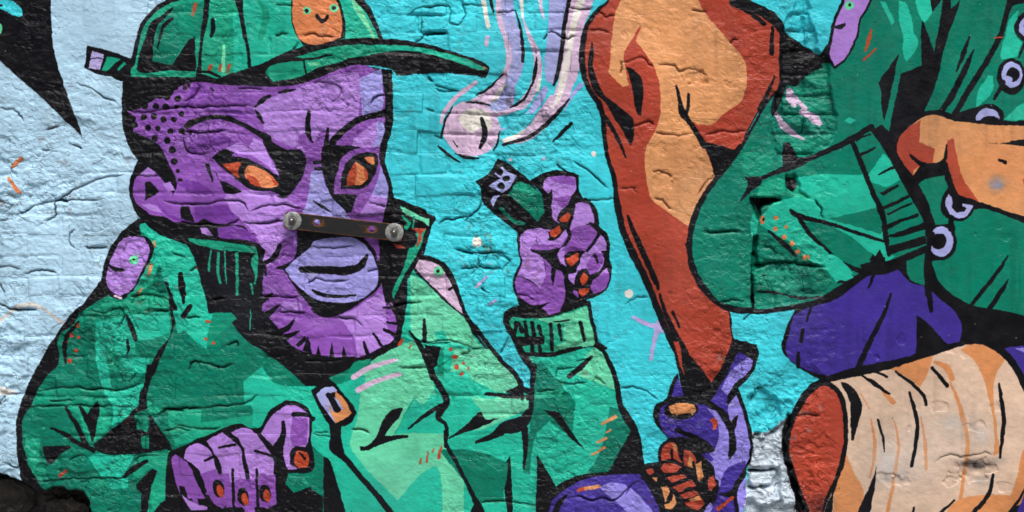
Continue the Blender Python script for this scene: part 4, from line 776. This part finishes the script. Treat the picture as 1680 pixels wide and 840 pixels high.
# chips where older coats show through
chip = up(sstep(.66, .69, fbm(16, 650, 4, .8, .6)) * crust * (noise(60, seed=655) > .1)) ; ct = up(noise(35, seed=656))[..., None]
chipc = np.where(ct > .3, np.array((.70, .66, .62)), np.where(ct > -.2, np.array((.52, .62, .68)), np.array((.45, .28, .22)))).astype(np.float32)
IM = IM * (1 - .34 * chip[..., None]) + chipc * .34 * chip[..., None]
for k in range(420):                                              # paint flecks
    x = rng.uniform(0, 1680); y = rng.uniform(0, 840); r = rng.uniform(.6, 1.5); px, py = int((x - X0) * R), int((y - Y0) * R); n = int(r * R)
    if px - n < 0 or py - n < 0: continue
    IM[py-n:py+n, px-n:px+n] = IM[py-n:py+n, px-n:px+n] * .5 + .5 * np.array(((.8, .8, .82), (.1, .1, .12), (.78, .5, .38))[k % 3], np.float32)
# bare, dark masonry in the broken corner and old whitewash in the lower gap
raw = up(blur(warp(area('-200,768 0,773 22,785 45,798 60,806 78,806 88,800 110,806 132,808 148,828 156,990 -200,990'), 5, 11, 409), 1))[..., None]
IM = IM * (1 - raw) + raw * (np.array((.17, .155, .14), np.float32) * up(1 + .5 * fbm(30, 660, 3))[..., None])
crack_tone = up(np.clip(.65 * OPEN + .38 * sstep(.45, 1, NET), 0, .85))[..., None]  # crack lines and crack networks mixed towards dark grey
IM = IM * (1 - crack_tone) + crack_tone * np.array((.13, .12, .125), np.float32)
IM = np.clip(IM, 0, 1)
def picture(name, arr, space, flt):
    h, w = arr.shape[:2]
    im = bpy.data.images.new(name, w, h, alpha=False, float_buffer=flt)
    im.colorspace_settings.name = space
    a = np.ones((h, w, 4), np.float32); a[..., :3] = arr if arr.ndim == 3 else arr[..., None]
    im.pixels.foreach_set(np.ascontiguousarray(a[::-1]).ravel()); im.update(); im.pack()
    return im
mural = picture('mural_colours', IM, 'sRGB', False)
fine = H - Hs
relief = picture('fine_relief', np.clip(.5 + fine / 12, 0, 1), 'Non-Color', True)
# ---------------------------------------------------------------- materials
def mat(name):
    m = bpy.data.materials.new(name); m.use_nodes = True; nt = m.node_tree
    return m, nt, nt.nodes['Principled BSDF'], lambda a, b: nt.links.new(a, b)
def mural_material(name, rough, spec):
    m, nt, b, ln = mat(name)
    uv = nt.nodes.new('ShaderNodeUVMap'); uv.uv_map = 'wall'
    t = nt.nodes.new('ShaderNodeTexImage'); t.image = mural; t.extension = 'EXTEND'; ln(uv.outputs[0], t.inputs[0]); ln(t.outputs[0], b.inputs['Base Color'])
    r = nt.nodes.new('ShaderNodeTexImage'); r.image = relief; r.extension = 'EXTEND'; ln(uv.outputs[0], r.inputs[0])
    g = nt.nodes.new('ShaderNodeNewGeometry')
    n1 = nt.nodes.new('ShaderNodeTexNoise'); n1.inputs['Scale'].default_value = 150; n1.inputs['Detail'].default_value = 4; ln(g.outputs['Position'], n1.inputs['Vector'])
    n2 = nt.nodes.new('ShaderNodeTexNoise'); n2.inputs['Scale'].default_value = 22; n2.inputs['Detail'].default_value = 3; ln(g.outputs['Position'], n2.inputs['Vector'])
    mr = nt.nodes.new('ShaderNodeMapRange'); mr.inputs['From Min'].default_value = .3; mr.inputs['From Max'].default_value = .7; mr.inputs['To Min'].default_value = rough - .1; mr.inputs['To Max'].default_value = rough + .14
    ln(n2.outputs[0], mr.inputs[0]); ln(mr.outputs[0], b.inputs['Roughness'])
    b.inputs['Specular IOR Level'].default_value = spec
    b1 = nt.nodes.new('ShaderNodeBump'); b1.inputs['Strength'].default_value = 1; b1.inputs['Distance'].default_value = 12 * UNIT; ln(r.outputs[0], b1.inputs['Height'])
    b2 = nt.nodes.new('ShaderNodeBump'); b2.inputs['Strength'].default_value = .35; b2.inputs['Distance'].default_value = .0012; ln(n1.outputs[0], b2.inputs['Height']); ln(b1.outputs[0], b2.inputs['Normal']); ln(b2.outputs[0], b.inputs['Normal'])
    return m
M_WALL = mural_material('painted_masonry', .47, .24)
M_PAINT = mural_material('mural_paint', .40, .24)
def plain(name, col, rough, scale=20, amp=.3, metal=0, bump=0.0, col2=None):
    m, nt, b, ln = mat(name)
    tc = nt.nodes.new('ShaderNodeNewGeometry'); n = nt.nodes.new('ShaderNodeTexNoise'); n.inputs['Scale'].default_value = scale; n.inputs['Detail'].default_value = 6; ln(tc.outputs['Position'], n.inputs['Vector'])
    cr = nt.nodes.new('ShaderNodeValToRGB'); cr.color_ramp.elements[0].position = .35; cr.color_ramp.elements[1].position = .68
    c2 = col2 or tuple(min(1, c * (1 + amp)) for c in col)
    cr.color_ramp.elements[0].color = (*[c * (1 - amp) for c in col], 1) if not col2 else (*col, 1); cr.color_ramp.elements[1].color = (*c2, 1)
    ln(n.outputs[0], cr.inputs[0]); ln(cr.outputs[0], b.inputs['Base Color']); b.inputs['Roughness'].default_value = rough; b.inputs['Metallic'].default_value = metal
    if bump:
        bp = nt.nodes.new('ShaderNodeBump'); bp.inputs['Strength'].default_value = .6; bp.inputs['Distance'].default_value = bump; ln(n.outputs[0], bp.inputs['Height']); ln(bp.outputs[0], b.inputs['Normal'])
    return m
M_STEEL = None
M_ZINC = plain('zinc_plating', (.28, .295, .28), .6, 120, .35, .2, .0006)
M_BOLT = plain('bolt_steel', (.30, .28, .25), .36, 220, .35, .95, .0004)
M_CORE = plain('plain_masonry_paint', (.36, .50, .58), .7, 8, .12, 0, .004)
M_GROUND = plain('pavement_concrete', (.24, .235, .225), .85, 6, .25, 0, .003)
# ---------------------------------------------------------------- objects
def tag(o, label=None, cat=None, group=None, kind=None):
    for k, v in (('label', label), ('category', cat), ('group', group), ('kind', kind)):
        if v: o[k] = v
    return o
def empty(name, loc, parent=None):
    o = bpy.data.objects.new(name, None); C.objects.link(o); o.location = loc; o.empty_display_size = .1; o.parent = parent
    return o
STEP = 2
VH = Hs[::STEP, ::STEP]; NY, NX = VH.shape                      # vertex grid, every second unit
vx = wx(X0 + .5 + STEP * np.arange(NX)); vz = wz(Y0 + .5 + STEP * np.arange(NY))
gy, gx = np.gradient(VH.astype(np.float64), STEP)
NRM = np.stack([-gx, -np.ones_like(gx), gy], -1); NRM /= np.linalg.norm(NRM, axis=-1, keepdims=True)
NRM = NRM.astype(np.float32)
POS = np.stack([np.broadcast_to(vx, VH.shape), -VH * UNIT, np.broadcast_to(vz[:, None], VH.shape)], -1).astype(np.float32)
UVG = np.stack([np.broadcast_to((STEP * np.arange(NX) + .5) / GW, VH.shape), np.broadcast_to((1 - (STEP * np.arange(NY) + .5) / GH)[:, None], VH.shape)], -1).astype(np.float32)
def sheet(name, quads, material, parent, lift=0.0, skirt=0.0):
    """one mesh from the wall cells in QUADS (bool or index pair), lifted towards the viewer, with a skirt back into the wall"""
    jj, ii = quads
    v = np.stack([jj * NX + ii, (jj + 1) * NX + ii, (jj + 1) * NX + ii + 1, jj * NX + ii + 1], 1)
    uq, loc = np.unique(v, return_inverse=True); f = loc.reshape(-1, 4)
    p = POS.reshape(-1, 3)[uq].copy(); n = NRM.reshape(-1, 3)[uq]; uvs = UVG.reshape(-1, 2)[uq]
    p[:, 1] -= lift; nf = f
    if skirt:
        e = np.concatenate([f[:, [0, 1]], f[:, [1, 2]], f[:, [2, 3]], f[:, [3, 0]]]); key = np.sort(e, 1); kk = key[:, 0].astype(np.int64) * len(uq) + key[:, 1]
        _, fi, cnt = np.unique(kk, return_index=True, return_counts=True); be = e[fi[cnt == 1]]
        bv, bl = np.unique(be, return_inverse=True); bl = bl.reshape(-1, 2); base = len(p)
        pb = p[bv].copy(); pb[:, 1] += skirt
        p = np.concatenate([p, pb]); n = np.concatenate([n, n[bv]]); uvs = np.concatenate([uvs, uvs[bv]])
        nf = np.concatenate([f, np.stack([be[:, 1], be[:, 0], base + bl[:, 0], base + bl[:, 1]], 1)])
    me = bpy.data.meshes.new(name)
    me.vertices.add(len(p)); me.vertices.foreach_set('co', np.ascontiguousarray(p).ravel())
    me.loops.add(nf.size); me.loops.foreach_set('vertex_index', nf.ravel().astype(np.int32))
    me.polygons.add(len(nf)); me.polygons.foreach_set('loop_start', np.arange(0, nf.size, 4, dtype=np.int32))
    me.update(calc_edges=True)
    me.polygons.foreach_set('use_smooth', np.ones(len(nf), bool))
    uv = me.uv_layers.new(name='wall'); uv.data.foreach_set('uv', uvs[nf.ravel()].astype(np.float32).ravel())
    me.normals_split_custom_set_from_vertices(n.tolist())
    me.materials.append(material)
    o = bpy.data.objects.new(name, me); C.objects.link(o); o.parent = parent
    if parent: o.matrix_parent_inverse = Matrix.Translation(-parent.location)
    return o
def box(bm, x0, x1, y0, y1, z0, z1):
    v = [bm.verts.new(c) for c in ((x0, y0, z0), (x1, y0, z0), (x1, y1, z0), (x0, y1, z0), (x0, y0, z1), (x1, y0, z1), (x1, y1, z1), (x0, y1, z1))]
    for q in ((0, 3, 2, 1), (4, 5, 6, 7), (0, 1, 5, 4), (1, 2, 6, 5), (2, 3, 7, 6), (3, 0, 4, 7)): bm.faces.new([v[i] for i in q])
def meshobj(name, bm, material, parent=None, smooth=False):
    bmesh.ops.recalc_face_normals(bm, faces=bm.faces)
    me = bpy.data.meshes.new(name); bm.to_mesh(me); bm.free(); me.materials.append(material)
    if smooth: me.polygons.foreach_set('use_smooth', [True] * len(me.polygons))
    o = bpy.data.objects.new(name, me); C.objects.link(o); o.parent = parent
    if parent: o.matrix_parent_inverse = Matrix.Translation(-parent.location)
    return o
# ground
bm = bmesh.new()
gv = [bm.verts.new(c) for c in ((-60, -60, 0), (60, -60, 0), (60, 60, 0), (-60, 60, 0))]; bm.faces.new(gv)
tag(meshobj('pavement', bm, M_GROUND), kind='structure')
# added building, unseen behind the camera, to keep low sky light off the wall
M_FACADE = plain('dark_facade_brick', (.12, .085, .07), .9, 3, .25, 0, .004)
M_GLASS = plain('window_glass', (.02, .024, .028), .12, 2, .2)
M_FRAME = plain('window_frame_paint', (.30, .30, .29), .6, 9, .1)
opp = tag(empty('sky_blocker', (0, -13, 0)), 'added unseen dark brick building behind the viewer, blocking the low sky', 'building')
bm = bmesh.new(); box(bm, -24, 24, -21, -13, 0, 9.5); meshobj('wall', bm, M_FACADE, opp)
bm = bmesh.new(); box(bm, -24.3, 24.3, -21.3, -12.7, 9.5, 9.8); meshobj('cornice', bm, M_FRAME, opp)
w0 = None
for zz in (1.0, 4.0, 7.0):
    for k in range(12):
        xx_ = -22 + 4 * k
        if w0 is None:
            bm = bmesh.new(); box(bm, xx_ - .7, xx_ + .7, -12.99, -12.93, zz, zz + 1.7); w0 = meshobj('window', bm, M_FRAME, opp)
            bm = bmesh.new(); box(bm, xx_ - .6, xx_ + .6, -12.925, -12.91, zz + .1, zz + 1.6); g0 = meshobj('pane', bm, M_GLASS, w0); x_0, z_0 = xx_, zz
        else:
            w = w0.copy(); C.objects.link(w); w.location = w0.location + Vector((xx_ - x_0, 0, zz - z_0))
            g = g0.copy(); C.objects.link(g); g.parent = w
# cells: which quad belongs to what
QY, QX = NY - 1, NX - 1
qown = OWN[STEP * R // 2 + R // 2::STEP * R, STEP * R // 2 + R // 2::STEP * R][:QY, :QX]
def at_cells(a): return a[1::STEP, 1::STEP][:QY, :QX]
wall = empty('brick_wall', (0, 0, 0))
tag(wall, 'old brick wall under thick cracked mural paint', 'wall')
qd, qb, qi = at_cells(dj), at_cells(brickiness), at_cells(inv)
isbrick = (qd > 2.2) & (qb > .22)
infr = np.zeros((QY, QX), bool); infr[(0 - Y0)//STEP:(840 - Y0)//STEP, (0 - X0)//STEP:(1680 - X0)//STEP] = True
free = (qown == 0) & infr
cnt = np.bincount(qi[isbrick & free], minlength=len(ub)); full = np.bincount(qi[isbrick], minlength=len(ub))
keep = np.where((cnt > 60) & (full > 150))[0]
keep = keep[np.argsort(-cnt[keep])][:290]
km = np.zeros(len(ub), bool); km[keep] = True
brick_cells = isbrick & km[qi]
order = np.argsort(qi[brick_cells], kind='stable'); bj, bi = np.nonzero(brick_cells); bj, bi = bj[order], bi[order]; ids = qi[brick_cells][order]
st = np.flatnonzero(np.r_[True, ids[1:] != ids[:-1]]); en = np.r_[st[1:], len(ids)]
for a, b in zip(st, en): sheet('brick', (bj[a:b], bi[a:b]), M_WALL, wall, 0, .03)
rest = ~brick_cells
coat = rest & (qb <= .22)
sheet('mortar', np.nonzero(rest & ~coat), M_WALL, wall, 0, 0)
sheet('render_coat', np.nonzero(coat), M_WALL, wall, 0, 0)
bm = bmesh.new(); box(bm, -4.2, 4.2, .13, .45, 0, 3.4); meshobj('masonry_core', bm, M_CORE, wall)
bm = bmesh.new()
xa, xb_, za, zb_ = float(vx[0]), float(vx[-1]), float(vz[-1]), float(vz[0])
for (l, r_, lo, hi) in ((-4.2, xa, 0, 3.4), (xb_, 4.2, 0, 3.4), (xa, xb_, 0, za), (xa, xb_, zb_, 3.4)): box(bm, l, r_, .002, .129, lo, hi)
meshobj('plain_margin', bm, M_CORE, wall)
# ---- painted figures: a skin of paint lying on the wall, one mesh per part
def components(mask):
    lab = np.zeros(mask.shape, int); n = 0; out = []
    todo = set(zip(*np.nonzero(mask)))
    while todo:
        s = todo.pop(); stack = [s]; comp = [s]
        while stack:
            y, x = stack.pop()
            for d in ((y+1, x), (y-1, x), (y, x+1), (y, x-1), (y+1, x+1), (y-1, x-1), (y+1, x-1), (y-1, x+1)):
                if d in todo: todo.remove(d); stack.append(d); comp.append(d)
        out.append(comp)
    return out
THINGS = {
 'painted_man': ('painted_person', 'purple faced man in green cap and green jacket painted on the wall, one fist raised', 'mural figure'),
 'jacketed_figure': ('painted_person', 'painted figure in green jacket and violet trousers with orange hand, its head out of view', 'mural figure'),
 'memory_stick': ('painted_memory_stick', 'green memory stick with lavender plug painted in the raised purple fist', 'painted object'),
 'comet': ('painted_comet', 'pale lilac ball trailing lavender and cream streaks painted above the raised fist', 'painted object'),
 'brown_limb': ('painted_limb', 'long brown and orange limb painted beside the green sleeve, tapering down to a violet hand', 'mural figure'),
 'violet_hand': ('painted_hand', 'violet hand and arm with one orange nail painted at the lower middle', 'mural figure'),
 'brown_rope': ('painted_rope', 'knotted brown and orange rope painted in the violet hand', 'painted object'),
 'pale_roll': ('painted_roll', 'thick beige roll with orange streaks and brown round end painted below the violet trousers', 'painted object'),
 'black_spike': ('painted_spike', 'big black pointed spike with cyan splash painted in the upper left corner', 'painted mark')}
MARKS = {
 'orange_dash': ('dashes', 'mark', 2, lambda x, y: 'upper of two short orange dashes on the pale blue wall' if y < 290 else 'lower of two short orange dashes on the pale blue wall', 'orange dashes on the pale blue wall'),
 'paint_dot': ('dot', 'mark', 8, lambda x, y: 'round cream dot between the green collar and the raised fist' if x < 800 else ('round cream dot right of the raised fist' if y > 300 else ('tiny pale dot beside the brown limb above the fist' if x > 930 else ('tiny pinkish dot under the lilac ball' if x < 860 else 'tiny pinkish dot above the raised fist'))), 'pale dots on the turquoise wall'),
 'lilac_mark': ('mark', 'mark', 2, lambda x, y: 'lilac branching mark beside the brown limb', None),
 'lilac_dash': ('dash', 'mark', 3, lambda x, y: 'upper lilac dash beside the pink shoulder flap' if y < 480 else 'lower lilac dash beside the pink shoulder flap', 'lilac dashes on the turquoise wall'),
 'black_dash': ('dash', 'mark', 3, lambda x, y: 'short black dash under the left of the lilac ball' if x < 800 else 'slanted black dash below the comet trail beside the brown limb', 'black dashes round the comet'),
 'pink_streak': ('streak', 'mark', 3, lambda x, y: 'long curved pink streak left of the lilac ball' if y > 80 else 'short pink streak under the cream streak beside the cap brim', 'pink streaks by the comet'),
 'cream_streak': ('streak', 'mark', 1, lambda x, y: 'cream streak at the top edge left of the comet trail', None)}
roots = {}
SPLIT = ('violet_sleeve', 'eye', 'epaulette', 'fingernail', 'orange_fingernail')
for oi, key in enumerate(OWNERS):
    if key is None: continue
    m = qown == oi
    if not m.any(): continue
    th, part = key
    if th in MARKS:
        for comp in components(m):
            if len(comp) < 5: continue
            a = np.array(comp); cx, cy = X0 + STEP * a[:, 1].mean(), Y0 + STEP * a[:, 0].mean()
            if not (0 < cx < 1680 and -10 < cy < 840): continue
            o = sheet(th, (a[:, 0], a[:, 1]), M_PAINT, None, .0006, .0012)
            tag(o, MARKS[th][3](cx, cy), 'paint mark', MARKS[th][4])
        continue
    if th not in roots:
        nm, lab, cat = THINGS[th]; jj, ii = np.nonzero(np.isin(qown, [k for k, v in enumerate(OWNERS) if v and v[0] == th]))
        roots[th] = tag(empty(nm, (float(wx(X0 + STEP * ii.mean())), -.03, float(wz(Y0 + STEP * jj.max())))), lab, cat)
    if part in SPLIT:
        cs = sorted(components(m), key=len, reverse=True); big = [c for c in cs if len(c) > 25] or cs[:1]
        for c in cs:
            if c in big: continue
            big[0].extend(c)
        for c in big:
            a = np.array(c); sheet(part.replace('orange_', ''), (a[:, 0], a[:, 1]), M_PAINT, roots[th], .0006, .0012)
    else: sheet(part, np.nonzero(m), M_PAINT, roots[th], .0006, .0012)
# ---------------------------------------------------------------- steel strap bolted over the painted face
def steel():
    m, nt, b, ln = mat('rusty_black_steel')
    tc = nt.nodes.new('ShaderNodeUVMap'); tc.uv_map = 'edge'
    sx = nt.nodes.new('ShaderNodeSeparateXYZ'); ln(tc.outputs[0], sx.inputs[0])
    g = nt.nodes.new('ShaderNodeNewGeometry'); n = nt.nodes.new('ShaderNodeTexNoise'); n.inputs['Scale'].default_value = 55; n.inputs['Detail'].default_value = 6; ln(g.outputs['Position'], n.inputs['Vector'])
    ad = nt.nodes.new('ShaderNodeMath'); ad.operation = 'ADD'; mu = nt.nodes.new('ShaderNodeMath'); mu.operation = 'MULTIPLY'; mu.inputs[1].default_value = .9
    ln(n.outputs[0], mu.inputs[0]); ln(mu.outputs[0], ad.inputs[0]); ln(sx.outputs[0], ad.inputs[1])
    cr = nt.nodes.new('ShaderNodeValToRGB'); e = cr.color_ramp.elements
    e[0].position = .40; e[0].color = (.010, .0118, .0135, 1); e[1].position = 1.0; e[1].color = (.16, .058, .018, 1); k = e.new(.78); k.color = (.020, .015, .012, 1)
    ln(ad.outputs[0], cr.inputs[0]); ln(cr.outputs[0], b.inputs['Base Color']); b.inputs['Roughness'].default_value = .6; b.inputs['Metallic'].default_value = .0; b.inputs['Specular IOR Level'].default_value = .3
    bp = nt.nodes.new('ShaderNodeBump'); bp.inputs['Strength'].default_value = .4; bp.inputs['Distance'].default_value = .001; ln(n.outputs[0], bp.inputs['Height']); ln(bp.outputs[0], b.inputs['Normal'])
    return m
M_STEEL = steel()
ax, ay, bx_, by_ = 481.5, 362.5, 648, 381.5
L = math.hypot(bx_ - ax, by_ - ay); ang = math.atan2(by_ - ay, bx_ - ax)
hloc = Hs[int(330 - Y0):int(410 - Y0), int(465 - X0):int(670 - X0)].max()
FRONT = hloc + 3.0                                              # back of the bar, units in front of the wall plane
mid = ((ax + bx_) / 2, (ay + by_) / 2)
strap = tag(empty('steel_strap', (wx(mid[0]), -(FRONT) * UNIT, wz(mid[1]))), 'rusty dark steel strap bolted across the painted face above the lavender lips', 'metal strap')
def loc3(u, v, d): # along the bar, across (up positive), out of the wall; units
    x = mid[0] + u * math.cos(ang) + v * math.sin(ang); y = mid[1] + u * math.sin(ang) - v * math.cos(ang)
    return (wx(x), -(FRONT + d) * UNIT, wz(y))
hl = L / 2 + 12.5; hw = 13.8; TK = 2.6
holes = [(-43.5, 1.5, 5.2), (46.5, 1.0, 5.2)]
bm = bmesh.new(); loops = []
def ring(pts, d):
    vs = [bm.verts.new(loc3(u, v, d)) for u, v in pts]; return vs
c = 2.0
outl = [(-hl, -hw + c), (-hl + c, -hw), (hl - c, -hw), (hl, -hw + c), (hl, hw - c), (hl - c, hw), (-hl + c, hw), (-hl, hw - c)]
segs = [outl] + [[(u + r * math.cos(t), v + r * math.sin(t)) for t in np.linspace(0, 2*math.pi, 20, endpoint=False)] for u, v, r in holes]
front = [ring(s, TK) for s in segs]; back = [ring(s, 0) for s in segs]
for lev in (front, back):
    es = []
    for vs in lev:
        for i in range(len(vs)): es.append(bm.edges.new((vs[i], vs[(i + 1) % len(vs)])))
    bmesh.ops.triangle_fill(bm, use_beauty=True, edges=es)
for f_, b_ in zip(front, back):
    for i in range(len(f_)):
        j = (i + 1) % len(f_); bm.faces.new((f_[i], f_[j], b_[j], b_[i]))
bm.edges.ensure_lookup_table()
bmesh.ops.bevel(bm, geom=[e for e in bm.edges if len(e.link_faces) == 2 and e.calc_face_angle(0) > 1.0], offset=.0012, segments=1, affect='EDGES')
# rust gathers at the edges and the rims of the holes
bmesh.ops.triangulate(bm, faces=bm.faces); bmesh.ops.subdivide_edges(bm, edges=[e for e in bm.edges if e.calc_length() > .02], cuts=3, use_grid_fill=True)
bar = meshobj('bar', bm, M_STEEL, strap)
uvl = bar.data.uv_layers.new(name='edge')
for lp in bar.data.loops:
    p = bar.data.vertices[lp.vertex_index].co; x = p.x / UNIT + 840 - mid[0]; y = 840 - (p.z - ZB) / UNIT - mid[1]
    u = x * math.cos(ang) + y * math.sin(ang); v = x * math.sin(ang) - y * math.cos(ang)
    d = min([hl - abs(u), hw - abs(v)] + [math.hypot(u - a, v - b) - r for a, b, r in holes])
    uvl.data[lp.index].uv = (max(0, 1 - max(d, 0) / 3.4) * .62, 0)
def lathe(bm, u, v, prof, n=28):
    """prof: (radius, distance out) from the wall outwards"""
    rs = [[bm.verts.new(loc3(u + r * math.cos(t), v + r * math.sin(t), d)) for t in np.linspace(0, 2*math.pi, n, endpoint=False)] if r > .01 else [bm.verts.new(loc3(u, v, d))] for r, d in prof]
    for a, b in zip(rs[:-1], rs[1:]):
        for i in range(n):
            j = (i + 1) % n
            q = [a[i % len(a)], a[j % len(a)], b[j % len(b)], b[i % len(b)]]; q = list(dict.fromkeys(q))
            if len(q) > 2: bm.faces.new(q)
for k, u in enumerate((-L / 2, L / 2)):
    bm = bmesh.new(); lathe(bm, u, 0, [(0, TK + .02), (15, TK + .02), (15.2, TK + .5), (14.6, TK + 1.15), (10, TK + 1.3), (5.4, TK + 1.25), (5.2, TK + .1)]); w = meshobj('washer', bm, M_ZINC, strap, True)
    bm = bmesh.new(); a0 = .3 + k * .4
    hexa = lambda r, d: [bm.verts.new(loc3(u + r * math.cos(a0 + i * math.pi / 3), r * math.sin(a0 + i * math.pi / 3), d)) for i in range(6)]
    r1, r2, r3 = hexa(6.4, TK + 1.3), hexa(6.4, TK + 5.0), hexa(5.5, TK + 5.8)
    for a, b in ((r1, r2), (r2, r3)):
        for i in range(6): bm.faces.new((a[i], a[(i + 1) % 6], b[(i + 1) % 6], b[i]))
    bm.faces.new(r3); bm.faces.new(r1[::-1]); nut = meshobj('nut', bm, M_BOLT, w)
    bm = bmesh.new(); pr = [(3.3, -14)]
    for i in range(7): pr += [(3.4, TK + 5.6 + i * 1.0), (2.85, TK + 6.1 + i * 1.0)]
    pr += [(2.4, TK + 13), (0, TK + 13.2)]
    lathe(bm, u, 0, pr, 16); meshobj('threaded_stud', bm, M_BOLT, w, True)
